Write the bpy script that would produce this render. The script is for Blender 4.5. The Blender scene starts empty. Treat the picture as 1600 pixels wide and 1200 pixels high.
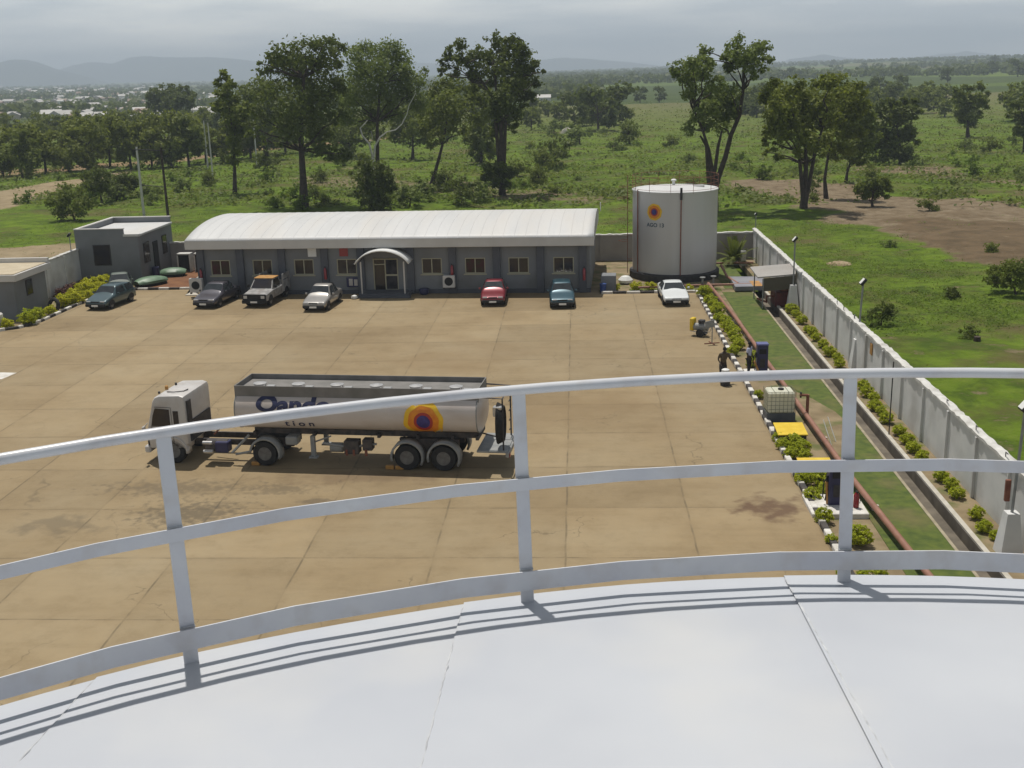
import bpy, bmesh, math, random
import numpy as np
from mathutils import Vector, Matrix, noise as mnoise
R = math.radians
rnd = random.Random(11)
C = bpy.context.scene.collection
scene = bpy.context.scene

# ------------------------------------------------------------ camera
CAM_H = 15.22
F = 1770.0
yaw, pitch, roll = -0.0614730, 0.2712146, -0.0264938
fw = np.array([math.sin(yaw)*math.cos(pitch), math.cos(yaw)*math.cos(pitch), -math.sin(pitch)])
r0 = np.array([math.cos(yaw), -math.sin(yaw), 0.0]); u0 = np.cross(r0, fw)
rt = r0*math.cos(roll)+u0*math.sin(roll); up = -r0*math.sin(roll)+u0*math.cos(roll)
cam_d = bpy.data.cameras.new('camera'); cam = bpy.data.objects.new('camera', cam_d); C.objects.link(cam)
cam.matrix_world = Matrix(((rt[0], up[0], -fw[0], 0), (rt[1], up[1], -fw[1], 0), (rt[2], up[2], -fw[2], CAM_H), (0, 0, 0, 1)))
cam_d.sensor_width = 36; cam_d.lens = 36*F/1600; cam_d.clip_start = 0.1; cam_d.clip_end = 40000
scene.camera = cam
def ray(px, py): return fw + rt*(px-800)/F - up*(py-600)/F
def at(px, py, z=0.0):
    d = ray(px, py); t = (z-CAM_H)/d[2]; return Vector((d[0]*t, d[1]*t, z))
def atY(px, py, Y):
    d = ray(px, py); t = Y/d[1]; return Vector((d[0]*t, Y, CAM_H+d[2]*t))

# ------------------------------------------------------------ light
SUN_EL, SUN_AZ = R(71.0), R(-23.0)            # azimuth from +Y towards +X
sd = bpy.data.lights.new('sun', 'SUN'); sun = bpy.data.objects.new('sun', sd); C.objects.link(sun)
sd.energy = 4.3; sd.angle = R(0.6); sd.color = (1.0, 0.955, 0.88)
sv = Vector((math.sin(SUN_AZ)*math.cos(SUN_EL), math.cos(SUN_AZ)*math.cos(SUN_EL), math.sin(SUN_EL)))
sun.rotation_euler = sv.to_track_quat('Z', 'Y').to_euler(); sun.location = (0, 0, 60)
world = bpy.data.worlds.new('World'); scene.world = world; world.use_nodes = True
wt = world.node_tree; wt.nodes.clear()
def N(t, typ, **kw):
    n = t.nodes.new(typ)
    for k, v in kw.items(): setattr(n, k, v)
    return n
wo = N(wt, 'ShaderNodeOutputWorld'); bg = N(wt, 'ShaderNodeBackground'); sky = N(wt, 'ShaderNodeTexSky')
sky.sky_type = 'NISHITA'; sky.sun_disc = False; sky.sun_elevation = SUN_EL; sky.sun_rotation = SUN_AZ
sky.air_density = 1.3; sky.dust_density = 3.0; sky.altitude = 300
bg.inputs[1].default_value = 0.115
tc = N(wt, 'ShaderNodeTexCoord'); mp = N(wt, 'ShaderNodeMapping'); mp.inputs['Scale'].default_value = (3.5, 3.5, 26)
nz = N(wt, 'ShaderNodeTexNoise'); nz.inputs['Scale'].default_value = 1.6; nz.inputs['Detail'].default_value = 5
cr = N(wt, 'ShaderNodeValToRGB'); cr.color_ramp.elements[0].position = .38; cr.color_ramp.elements[0].color = (3.5, 3.95, 4.5, 1)
cr.color_ramp.elements[1].position = .66; cr.color_ramp.elements[1].color = (6.4, 6.45, 6.4, 1)
mx = N(wt, 'ShaderNodeMixRGB'); mx.inputs[0].default_value = .74
wt.links.new(tc.outputs['Generated'], mp.inputs[0]); wt.links.new(mp.outputs[0], nz.inputs[0]); wt.links.new(nz.outputs[0], cr.inputs[0])
wt.links.new(sky.outputs[0], mx.inputs[1]); wt.links.new(cr.outputs[0], mx.inputs[2]); sxw = N(wt, 'ShaderNodeSeparateXYZ'); wt.links.new(tc.outputs['Generated'], sxw.inputs[0])
rw_ = N(wt, 'ShaderNodeMapRange'); rw_.inputs[1].default_value = 0.02; rw_.inputs[2].default_value = .40; rw_.inputs[3].default_value = 1.85; rw_.inputs[4].default_value = .52; wt.links.new(sxw.outputs[2], rw_.inputs[0])
vm = N(wt, 'ShaderNodeVectorMath', operation='SCALE'); wt.links.new(mx.outputs[0], vm.inputs[0]); wt.links.new(rw_.outputs[0], vm.inputs['Scale'])
wt.links.new(vm.outputs[0], bg.inputs[0]); wt.links.new(bg.outputs[0], wo.inputs[0])
scene.view_settings.view_transform = 'Standard'; scene.view_settings.look = 'None'
scene.view_settings.exposure = -0.10; scene.view_settings.gamma = 1
scene.cycles.max_bounces = 6; scene.cycles.diffuse_bounces = 3; scene.cycles.transparent_max_bounces = 6; scene.cycles.volume_bounces = 0
scene.cycles.use_denoising = True

# ------------------------------------------------------------ materials
def mat(name, c1, c2=None, scale=1.0, rough=.8, metal=0.0, bump=0.0, coat=0.0, detail=5, stretch=None, transl=0.0, lo=.35, hi=.65, spec=.5, c3=None, s3=.2, f3=.5):
    m = bpy.data.materials.new(name); m.use_nodes = True; t = m.node_tree; t.nodes.clear()
    o = N(t, 'ShaderNodeOutputMaterial'); p = N(t, 'ShaderNodeBsdfPrincipled')
    p.inputs['Roughness'].default_value = rough; p.inputs['Metallic'].default_value = metal
    p.inputs['Coat Weight'].default_value = coat; p.inputs['Specular IOR Level'].default_value = spec
    p.inputs['Base Color'].default_value = (*c1, 1)
    t.links.new(p.outputs[0], o.inputs[0])
    if c2 is not None:
        co = N(t, 'ShaderNodeTexCoord'); n = N(t, 'ShaderNodeTexNoise'); n.inputs['Scale'].default_value = scale; n.inputs['Detail'].default_value = detail
        src = co.outputs['Object']
        if stretch:
            mp = N(t, 'ShaderNodeMapping'); mp.inputs['Scale'].default_value = stretch; t.links.new(src, mp.inputs[0]); src = mp.outputs[0]
        t.links.new(src, n.inputs[0])
        r = N(t, 'ShaderNodeValToRGB'); r.color_ramp.elements[0].position = lo; r.color_ramp.elements[1].position = hi
        r.color_ramp.elements[0].color = (*c1, 1); r.color_ramp.elements[1].color = (*c2, 1)
        t.links.new(n.outputs[0], r.inputs[0]); col = r.outputs[0]
        if c3 is not None:
            n3 = N(t, 'ShaderNodeTexNoise'); n3.inputs['Scale'].default_value = s3; n3.inputs['Detail'].default_value = 4; t.links.new(src, n3.inputs[0])
            r3 = N(t, 'ShaderNodeValToRGB'); r3.color_ramp.elements[0].position = .5; r3.color_ramp.elements[1].position = .68
            r3.color_ramp.elements[0].color = (0, 0, 0, 1); r3.color_ramp.elements[1].color = (f3, f3, f3, 1); t.links.new(n3.outputs[0], r3.inputs[0])
            m3 = N(t, 'ShaderNodeMixRGB'); t.links.new(r3.outputs[0], m3.inputs[0]); t.links.new(col, m3.inputs[1]); m3.inputs[2].default_value = (*c3, 1); col = m3.outputs[0]
        t.links.new(col, p.inputs['Base Color'])
        if bump:
            b = N(t, 'ShaderNodeBump'); b.inputs['Strength'].default_value = bump; b.inputs['Distance'].default_value = .03
            t.links.new(n.outputs[0], b.inputs['Height']); t.links.new(b.outputs[0], p.inputs['Normal'])
        if transl:
            tr = N(t, 'ShaderNodeBsdfTranslucent'); ms = N(t, 'ShaderNodeMixShader'); ms.inputs[0].default_value = transl
            t.links.new(col, tr.inputs[0]); t.links.new(p.outputs[0], ms.inputs[1]); t.links.new(tr.outputs[0], ms.inputs[2]); t.links.new(ms.outputs[0], o.inputs[0])
    return m
M = {}
M['white_paint'] = mat('white_paint', (.435, .455, .495), (.49, .508, .54), .9, .42, bump=.16, c3=(.56, .555, .54), s3=.6, f3=.75, detail=9)
M['rail_paint'] = mat('rail_paint', (.52, .53, .57), (.60, .61, .63), 3, .28, bump=.05, c3=(.36, .30, .25), s3=7, f3=.22)
M['bead'] = mat('weld_bead', (.36, .37, .39), (.55, .56, .57), 14, .6, bump=.4)
M['shell'] = mat('tank_shell', (.62, .62, .62), (.5, .5, .5), 1, .5)
M['build_wall'] = mat('grey_render_wall', (.18, .188, .197), (.205, .212, .22), .8, .9, bump=.1, c3=(.11, .11, .105), s3=.4)
M['pilaster'] = mat('dark_grey_pilaster', (.085, .09, .105), (.10, .105, .12), 2, .9)
M['roof'] = mat('white_roof_sheet', (.515, .515, .51), (.58, .58, .575), .5, .55, stretch=(1.5, .3, .3), c3=(.50, .45, .38), s3=.25, f3=.35)
M['fascia'] = mat('fascia_grey', (.50, .485, .46), (.56, .545, .52), .6, .7)
M['concrete_wall'] = mat('painted_block_wall', (.58, .58, .57), (.66, .655, .64), 1.2, .9, bump=.1, c3=(.36, .34, .31), s3=.5)
M['coping'] = mat('rough_coping', (.50, .49, .46), (.62, .61, .58), 3, .95, bump=.5, c3=(.25, .23, .2), s3=1.3)
M['backwall'] = mat('back_wall', (.30, .285, .265), (.36, .34, .32), .8, .95, bump=.15, c3=(.17, .13, .10), s3=.4)
M['headlamp'] = None
M['glass'] = mat('window_glass', (.018, .016, .022), (.04, .03, .02), .7, .15)
M['frame'] = mat('window_frame', (.36, .34, .24), rough=.6)
M['dark'] = mat('dark_steel', (.025, .023, .026), (.05, .045, .045), 4, .7)
M['black'] = mat('black_rubber', (.012, .012, .013), (.022, .021, .02), 8, .85)
M['rim'] = mat('wheel_rim', (.09, .085, .08), (.15, .145, .135), 6, .6)
M['chassis'] = mat('chassis', (.035, .032, .034), (.09, .075, .065), 4, .8)
M['truck_white'] = mat('truck_white', (.46, .44, .42), (.53, .51, .49), 1.2, .4, c3=(.34, .27, .21), s3=.9, f3=.5)
M['tank_white'] = mat('tanker_white', (.50, .45, .42), (.56, .51, .48), .9, .35, c3=(.40, .33, .27), s3=.6, f3=.5, stretch=(.6, 1, 1.6))
M['tank_top'] = mat('tanker_walkway_grey', (.15, .145, .135), (.20, .19, .18), 1.6, .8)
M['fender'] = mat('mudguard_grey', (.20, .21, .21), (.28, .28, .27), 3, .6)
M['alum'] = mat('aluminium', (.45, .44, .43), (.55, .54, .53), 4, .35, metal=.6)
M['rust'] = mat('rusty_red_steel', (.17, .055, .035), (.24, .10, .06), 4, .85)
M['pipe'] = mat('brown_pipe', (.22, .10, .065), (.30, .15, .10), 1.5, .6)
M['yellow'] = mat('yellow_metal', (.62, .42, .01), (.70, .50, .03), 3, .5)
M['blue'] = mat('dark_blue_metal', (.02, .022, .07), (.03, .03, .09), 2, .45)
M['blue_top'] = mat('blue_metal', (.10, .11, .26), rough=.5)
M['red'] = mat('red_enamel', (.25, .01, .015), rough=.35, coat=.3)
M['white'] = mat('plain_white', (.72, .72, .70), (.66, .66, .63), 2, .6)
M['concrete'] = mat('pale_concrete', (.40, .37, .31), (.50, .47, .41), 2, .95, bump=.2)
M['kerb_white'] = mat('kerb_white', (.66, .64, .60), (.50, .47, .42), 3, .85)
M['kerb_black'] = mat('kerb_black', (.035, .033, .035), (.07, .06, .055), 3, .85)
M['ibc'] = mat('ibc_plastic', (.74, .73, .58), (.80, .79, .66), 2, .35, transl=.25)
M['cage'] = mat('grey_cage', (.25, .26, .20), rough=.5, metal=.4)
M['skin'] = mat('dark_skin', (.035, .02, .014), rough=.6)
M['hair'] = mat('black_hair', (.006, .006, .006), rough=.9)
M['green_cover'] = mat('green_cover', (.09, .16, .095), (.14, .23, .14), 2, .5)
M['orange'] = mat('orange_rust_paint', (.36, .17, .035), (.46, .25, .07), 3, .6)
M['bark'] = mat('bark', (.035, .026, .02), (.07, .05, .038), 3, .95, bump=.4)
M['bark_pale'] = mat('bare_pale_wood', (.42, .40, .36), (.55, .53, .50), 3, .9)
def leaf(name, a, b, sc=.5, tr=.42): return mat(name, a, b, sc, .6, transl=tr, lo=.3, hi=.7, spec=.25)
M['leaf_dark'] = leaf('leaf_dark', (.072, .096, .016), (.140, .172, .028))
M['leaf_mid'] = leaf('leaf_mid', (.115, .145, .022), (.195, .232, .036))
M['leaf_light'] = leaf('leaf_light', (.125, .165, .034), (.21, .26, .06))
M['leaf_olive'] = leaf('leaf_olive', (.135, .162, .022), (.225, .258, .038))
M['leaf_yellow'] = leaf('leaf_yellow', (.44, .46, .02), (.62, .60, .035), 2, .4)
M['leaf_hedge'] = leaf('leaf_hedge', (.32, .38, .018), (.52, .54, .03), 2, .4)
M['leaf_bright'] = leaf('leaf_bright', (.105, .165, .014), (.165, .235, .024))
def car_paint(name, c, rough=.3): return mat(name, c, tuple(min(1, x*1.15) for x in c), 2, rough, metal=.25, coat=.6)

# ------------------------------------------------------------ object helpers
def link(name, verts, faces, m, parent=None, smooth=False, mi=None):
    me = bpy.data.meshes.new(name); me.from_pydata(verts, [], faces); me.update()
    for x in (m if isinstance(m, (list, tuple)) else [m]): me.materials.append(x)
    if mi is not None: me.polygons.foreach_set('material_index', mi)
    if smooth: me.polygons.foreach_set('use_smooth', [True]*len(me.polygons))
    o = bpy.data.objects.new(name, me); C.objects.link(o)
    if parent: o.parent = parent
    return o
def tag(o, label=None, cat=None, group=None, kind=None):
    if label: o['label'] = label
    if cat: o['category'] = cat
    if group: o['group'] = group
    if kind: o['kind'] = kind
    return o
def thing(name, label, cat, loc=(0, 0, 0), rz=0.0, group=None):
    o = bpy.data.objects.new(name, None); o.empty_display_size = .3; C.objects.link(o)
    o.location = loc; o.rotation_euler = (0, 0, rz); return tag(o, label, cat, group)
def copy_tree(o, parent=None):
    c = o.copy(); C.objects.link(c)
    if parent: c.parent = parent
    for ch in list(o.children): copy_tree(ch, c)
    return c
class MB:
    def __init__(s): s.v = []; s.f = []; s.mi = []
    def add(s, vs, fs, mi=0):
        b = len(s.v); s.v += [tuple(v) for v in vs]; s.f += [tuple(i+b for i in f) for f in fs]; s.mi += [mi]*len(fs); return s
    def box(s, x0, y0, z0, x1, y1, z1, mi=0, bev=0.0, M4=None):
        b = min(bev, abs(x1-x0)*.45, abs(y1-y0)*.45, abs(z1-z0)*.45)
        if b <= 0:
            vs = [(x, y, z) for z in (z0, z1) for y in (y0, y1) for x in (x0, x1)]
            fs = [(0, 2, 3, 1), (4, 5, 7, 6), (0, 1, 5, 4), (2, 6, 7, 3), (0, 4, 6, 2), (1, 3, 7, 5)]
        else:
            vs = []; fs = []; I = {}
            for sx in (0, 1):
                for sy in (0, 1):
                    for sz in (0, 1):
                        X = (x0, x1)[sx]; Y = (y0, y1)[sy]; Z = (z0, z1)[sz]; dx = b*(1-2*sx); dy = b*(1-2*sy); dz = b*(1-2*sz)
                        I[sx, sy, sz] = len(vs); vs += [(X, Y+dy, Z+dz), (X+dx, Y, Z+dz), (X+dx, Y+dy, Z)]
            def q(*k): fs.append(tuple(I[a]+c for a, c in k))
            for s_ in (0, 1):
                q(*[((s_, y, z), 0) for y, z in ((0, 0), (1, 0), (1, 1), (0, 1))]); q(*[((x, s_, z), 1) for x, z in ((0, 0), (0, 1), (1, 1), (1, 0))]); q(*[((x, y, s_), 2) for x, y in ((0, 0), (1, 0), (1, 1), (0, 1))])
            for a in (0, 1):
                for c in (0, 1):
                    q(((0, a, c), 1), ((1, a, c), 1), ((1, a, c), 2), ((0, a, c), 2)); q(((a, 0, c), 0), ((a, 1, c), 0), ((a, 1, c), 2), ((a, 0, c), 2)); q(((a, c, 0), 0), ((a, c, 1), 0), ((a, c, 1), 1), ((a, c, 0), 1))
            for k in I: q((k, 0), (k, 1), (k, 2))
        if M4 is not None: vs = [M4 @ Vector(v) for v in vs]
        return s.add(vs, fs, mi)
    def tube(s, pts, r, n=8, mi=0, caps=True):
        pts = [Vector(p) for p in pts]; rs = r if isinstance(r, (list, tuple)) else [r]*len(pts)
        vs = []; fs = []; prev = None
        for i, p in enumerate(pts):
            d = (pts[min(i+1, len(pts)-1)]-pts[max(i-1, 0)]).normalized()
            if prev is None:
                a = d.cross(Vector((0, 0, 1)))
                if a.length < .1: a = d.cross(Vector((1, 0, 0)))
            else: a = prev - d*prev.dot(d)
            a.normalize(); prev = a; b = d.cross(a)
            for k in range(n):
                t = 2*math.pi*k/n; vs.append(p+(a*math.cos(t)+b*math.sin(t))*rs[i])
        for i in range(len(pts)-1):
            for k in range(n): fs.append((i*n+k, i*n+(k+1) % n, (i+1)*n+(k+1) % n, (i+1)*n+k))
        if caps: fs.append(tuple(range(n))[::-1]); fs.append(tuple((len(pts)-1)*n+k for k in range(n)))
        return s.add(vs, fs, mi)
    def lathe(s, prof, cx=0, cy=0, n=24, mi=0, axis='z', c3=0):
        vs = []; fs = []
        for r, z in prof:
            for k in range(n):
                t = 2*math.pi*k/n; a, b = r*math.cos(t), r*math.sin(t)
                vs.append((cx+a, cy+b, z) if axis == 'z' else ((z, cx+a, cy+b) if axis == 'x' else (cx+a, z, cy+b)))
        for i in range(len(prof)-1):
            for k in range(n): fs.append((i*n+k, i*n+(k+1) % n, (i+1)*n+(k+1) % n, (i+1)*n+k))
        fs.append(tuple(range(n))[::-1]); fs.append(tuple((len(prof)-1)*n+k for k in range(n)))
        return s.add(vs, fs, mi)
    def prism(s, poly, z0, z1, mi=0):
        n = len(poly); vs = [(x, y, z0) for x, y in poly]+[(x, y, z1) for x, y in poly]
        fs = [tuple(range(n))[::-1], tuple(range(n, 2*n))]+[(i, (i+1) % n, n+(i+1) % n, n+i) for i in range(n)]
        return s.add(vs, fs, mi)
    def grid(s, rows, mi=0, closed=False):
        n = len(rows[0]); vs = [p for r in rows for p in r]; fs = []
        for i in range(len(rows)-1):
            for k in range(n if closed else n-1): fs.append((i*n+k, i*n+(k+1) % n, (i+1)*n+(k+1) % n, (i+1)*n+k))
        return s.add(vs, fs, mi)
    def build(s, name, m, parent=None, smooth=False):
        o = link(name, s.v, s.f, m, parent, False, s.mi if isinstance(m, (list, tuple)) else None)
        bm = bmesh.new(); bm.from_mesh(o.data); bmesh.ops.recalc_face_normals(bm, faces=bm.faces)
        if smooth:
            for f in bm.faces: f.smooth = True
            for e in bm.edges:
                if len(e.link_faces) == 2 and e.calc_face_angle(0) > R(38): e.smooth = False
        bm.to_mesh(o.data); bm.free(); return o
def text_mesh(name, body, size, m, parent, fn, bold=.0, cuts=2):
    cu = bpy.data.curves.new(name, 'FONT'); cu.body = body; cu.size = size; cu.offset = bold; cu.align_x = 'LEFT'
    o = bpy.data.objects.new(name, cu); C.objects.link(o); bpy.context.view_layer.update()
    me = bpy.data.meshes.new_from_object(o.evaluated_get(bpy.context.evaluated_depsgraph_get())); bpy.data.objects.remove(o)
    bm = bmesh.new(); bm.from_mesh(me); bmesh.ops.triangulate(bm, faces=bm.faces)
    for _ in range(cuts): bmesh.ops.subdivide_edges(bm, edges=[e for e in bm.edges if e.calc_length() > size*.12], cuts=1)
    bmesh.ops.triangulate(bm, faces=bm.faces)
    for v in bm.verts: v.co = Vector(fn(v.co.x, v.co.y))
    bm.to_mesh(me); bm.free(); me.materials.clear(); me.materials.append(m)
    ob = bpy.data.objects.new(name, me); C.objects.link(ob); ob.parent = parent; return ob

# ------------------------------------------------------------ leaves
def leaf_mesh(name, lobes, count, size, m, seed=0, parent=None, clump=.26, fill=.5, flat=1.0):
    g = np.random.default_rng(seed); L = np.array([l[:4] for l in lobes], float)
    w = L[:, 3]**2; w /= w.sum(); nc = max(8, count//26)
    li = g.choice(len(L), nc, p=w); d = g.normal(size=(nc, 3)); d /= np.linalg.norm(d, axis=1)[:, None]
    rad = L[li, 3]*(fill+(1.0-fill)*g.random(nc)**.6); cc = L[li, :3]+d*rad[:, None]*np.array([1, 1, .92*flat])
    per = count//nc; ci = np.repeat(np.arange(nc), per); n = len(ci)
    p = cc[ci]+g.normal(size=(n, 3))*(L[li[ci], 3]*clump)[:, None]*np.array([1, 1, .7])
    out = p-L[li[ci], :3]; out /= np.linalg.norm(out, axis=1)[:, None]+1e-6
    nn = g.normal(size=(n, 3))*.8+out*.7+np.array([0, 0, .5]); nn /= np.linalg.norm(nn, axis=1)[:, None]
    a = np.cross(nn, g.normal(size=(n, 3))); a /= np.linalg.norm(a, axis=1)[:, None]; b = np.cross(nn, a)
    s = size*(.6+.8*g.random(n))[:, None]
    V = np.stack([p-a*s*.9, p-b*s*.5+nn*s*.1, p+a*s*.9, p+b*s*.5+nn*s*.1], 1).reshape(-1, 3)
    me = bpy.data.meshes.new(name); me.vertices.add(len(V)); me.vertices.foreach_set('co', V.ravel())
    me.loops.add(len(V)); me.loops.foreach_set('vertex_index', np.arange(len(V), dtype=np.int32))
    me.polygons.add(n); me.polygons.foreach_set('loop_start', np.arange(n, dtype=np.int32)*4); me.polygons.foreach_set('loop_total', np.full(n, 4, np.int32))
    me.materials.append(m); me.update(calc_edges=True)
    o = bpy.data.objects.new(name, me); C.objects.link(o)
    if parent: o.parent = parent
    return o
def limb_path(a, b, n=5, wob=.06, seed=0):
    q = random.Random(seed); a = Vector(a); b = Vector(b); L = (b-a).length; out = []
    for i in range(n+1):
        t = i/n; p = a.lerp(b, t)
        if 0 < i < n: p += Vector((q.uniform(-1, 1), q.uniform(-1, 1), q.uniform(-.5, .5)))*L*wob
        p.z += 0
        out.append(p)
    return out

# ============================================================ GROUND
def seg_inside(px, py, poly):
    """signed distance: positive inside"""
    n = len(poly); ins = np.zeros(px.shape, bool); dmin = np.full(px.shape, 1e9)
    for i in range(n):
        x1, y1 = poly[i]; x2, y2 = poly[(i+1) % n]
        c = ((y1 > py) != (y2 > py)); 
        with np.errstate(divide='ignore', invalid='ignore'):
            xi = (x2-x1)*(py-y1)/((y2-y1) if y2 != y1 else 1e-9)+x1
        ins ^= (c & (px < xi))
        dx, dy = x2-x1, y2-y1; t = np.clip(((px-x1)*dx+(py-y1)*dy)/(dx*dx+dy*dy+1e-9), 0, 1)
        dmin = np.minimum(dmin, np.hypot(px-x1-t*dx, py-y1-t*dy))
    return np.where(ins, dmin, -dmin)
COMP = [(-38.6, 92.1), (14.2, 92.1), (14.2, -15), (-70, -15), (-70, 67), (-47, 67), (-47, 77), (-38.6, 77)]
def axis(a, b, st, lo, hi, g=1.09):
    v = list(np.arange(a, b+.01, st)); s = st; x = b
    while x < hi: s *= g; x += s; v.append(min(x, hi))
    s = st; x = a; pre = []
    while x > lo: s *= g; x -= s; pre.append(max(x, lo))
    return np.array(pre[::-1]+v)
gx = axis(-125, 105, 1.35, -9000, 9000); gy = axis(20, 250, 1.35, -600, 9000, 1.06)
GX, GY = np.meshgrid(gx, gy)
def vnoise(x, y, s, seed=0.0):
    return np.array([mnoise.noise((a*s+seed, b*s-seed, seed)) for a, b in zip(x.ravel(), y.ravel())]).reshape(x.shape)
nA = vnoise(GX, GY, .07, 3.1); nB = vnoise(GX, GY, .28, 9.7); nC = vnoise(GX, GY, .008, 21.3)
sdc = seg_inside(GX, GY, COMP)
outf = np.clip((-sdc)/2.0, 0, 1)
def terr(x, y):
    far = max(0.0, y-300); left = max(0.0, min(1.0, (-x)/250)) if y > 1 else 0
    z = -5.0*min(1, far/500)*left
    z += 10.0*max(0, min(1, (x-60)/700.0))*min(1, max(0, (y-420)/1800))
    return z
TZ = -5.0*np.clip((GY-300)/500, 0, 1)*np.clip(-GX/250, 0, 1)+10.0*np.clip((GX-60)/700, 0, 1)*np.clip((GY-420)/1800, 0, 1)
GZ = TZ+outf*(nA*.45+nB*.14+.05)+np.clip((GY-400)/1500, 0, 1)*nC*5-0.7*(1-outf)
def P2(pts): return [tuple(at(*p)[:2]) for p in pts]
fieldP = P2([(1122, 277), (1180, 277), (1235, 281), (1330, 291), (1400, 302), (1500, 312), (1640, 326), (1640, 415), (1560, 414), (1515, 404), (1440, 378), (1360, 356), (1300, 348), (1330, 330), (1270, 324), (1200, 306), (1150, 297)])
field2 = P2([(1380, 338), (1440, 334), (1640, 352), (1640, 415), (1560, 412), (1510, 402), (1440, 378), (1370, 356)])
pathP = P2([(-60, 296), (0, 300), (60, 291), (90, 288), (150, 274), (200, 268), (200, 274), (150, 282), (92, 299), (40, 316), (-60, 345)])
roadP = P2([(-80, 268), (60, 263), (180, 256), (300, 245), (400, 231), (480, 225), (560, 219), (640, 211), (640, 213), (560, 223), (480, 229), (400, 236), (300, 251), (180, 262), (60, 271), (-80, 278)])
sandP = P2([(-80, 392), (40, 386), (100, 383), (140, 380), (125, 396), (60, 408), (-80, 430)])
pat2 = P2([(430, 272), (520, 268), (640, 280), (760, 285), (860, 300), (940, 318), (760, 312), (620, 296), (500, 290)])
gul = P2([(1340, 258), (1450, 266), (1600, 282), (1600, 290), (1440, 276), (1330, 266)])
def msk(poly, soft, k=1.0): return np.clip((seg_inside(GX, GY, poly)+nB*soft*1.6+nA*soft*2+soft*.4)/soft, 0, 1)*k
mBrown = np.maximum.reduce([msk(fieldP, 1.6, .8), msk(pat2, 3, .4), msk(gul, 2.5, .55)])
mDark = msk(field2, 2.5, .6)
mTan = np.maximum.reduce([msk(pathP, .8), msk(sandP, 1.6, .75), msk(roadP, .9, .7)])
mRed = msk(roadP, 1.6, .5)
V = np.stack([GX, GY, GZ], -1).reshape(-1, 3); ny, nx = GX.shape
idx = np.arange(nx*ny).reshape(ny, nx); Q = np.stack([idx[:-1, :-1], idx[:-1, 1:], idx[1:, 1:], idx[1:, :-1]], -1).reshape(-1, 4)
me = bpy.data.meshes.new('ground'); me.vertices.add(len(V)); me.vertices.foreach_set('co', V.ravel())
me.loops.add(Q.size); me.loops.foreach_set('vertex_index', Q.ravel().astype(np.int32))
me.polygons.add(len(Q)); me.polygons.foreach_set('loop_start', (np.arange(len(Q))*4).astype(np.int32)); me.polygons.foreach_set('loop_total', np.full(len(Q), 4, np.int32))
me.update(calc_edges=True); me.polygons.foreach_set('use_smooth', [True]*len(Q))
at_ = me.color_attributes.new('soilmap', 'FLOAT_COLOR', 'POINT')
at_.data.foreach_set('color', np.stack([mBrown, mTan, mRed, mDark], -1).reshape(-1).astype(np.float32))
at2 = me.attributes.new('dark_soil', 'FLOAT', 'POINT'); at2.data.foreach_set('value', mDark.ravel().astype(np.float32))
gm = bpy.data.materials.new('grassland'); gm.use_nodes = True; t = gm.node_tree; t.nodes.clear()
o_ = N(t, 'ShaderNodeOutputMaterial'); p_ = N(t, 'ShaderNodeBsdfPrincipled'); p_.inputs['Roughness'].default_value = .95; p_.inputs['Specular IOR Level'].default_value = .1
t.links.new(p_.outputs[0], o_.inputs[0]); co = N(t, 'ShaderNodeTexCoord')
def nramp(t, src, scale, stops, detail=6, rough=.6, typ='noise', dist=0):
    n = N(t, 'ShaderNodeTexNoise'); n.inputs['Scale'].default_value = scale; n.inputs['Detail'].default_value = detail; n.inputs['Roughness'].default_value = rough; n.inputs['Distortion'].default_value = dist
    t.links.new(src, n.inputs[0]); r = N(t, 'ShaderNodeValToRGB'); els = r.color_ramp.elements
    while len(els) < len(stops): els.new(.5)
    for e, (p, c) in zip(els, stops): e.position = p; e.color = (*c, 1)
    t.links.new(n.outputs[0], r.inputs[0]); return r.outputs[0], n.outputs[0]
def mixc(t, fac, a, b, f=None):
    m = N(t, 'ShaderNodeMixRGB')
    if fac is not None: t.links.new(fac, m.inputs[0])
    else: m.inputs[0].default_value = f
    for s, i in ((a, 1), (b, 2)):
        if isinstance(s, tuple): m.inputs[i].default_value = (*s, 1)
        else: t.links.new(s, m.inputs[i])
    return m.outputs[0]
g1, gn = nramp(t, co.outputs['Object'], .55, [(.30, (.040, .062, .009)), (.42, (.085, .130, .013)), (.54, (.130, .200, .016)), (.74, (.19, .245, .034))], 8, .68)
g2, _ = nramp(t, co.outputs['Object'], .035, [(.38, (.060, .085, .014)), (.56, (.105, .160, .016)), (.72, (.14, .135, .040))], 6, .6)
gr = mixc(t, None, g1, g2, .38)
g4, g4n = nramp(t, co.outputs['Object'], .11, [(.50, (0, 0, 0)), (.66, (.8, .8, .8))], 8, .7)
gr = mixc(t, g4, gr, (.082, .082, .026))
g5, _ = nramp(t, co.outputs['Object'], .24, [(.50, (0, 0, 0)), (.62, (.8, .8, .8))], 8, .7, dist=.6)
gr = mixc(t, g5, gr, (.045, .075, .011))
g6, _ = nramp(t, co.outputs['Object'], .055, [(.52, (0, 0, 0)), (.64, (.7, .7, .7))], 9, .72)
gr = mixc(t, g6, gr, (.13, .098, .048))
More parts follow.
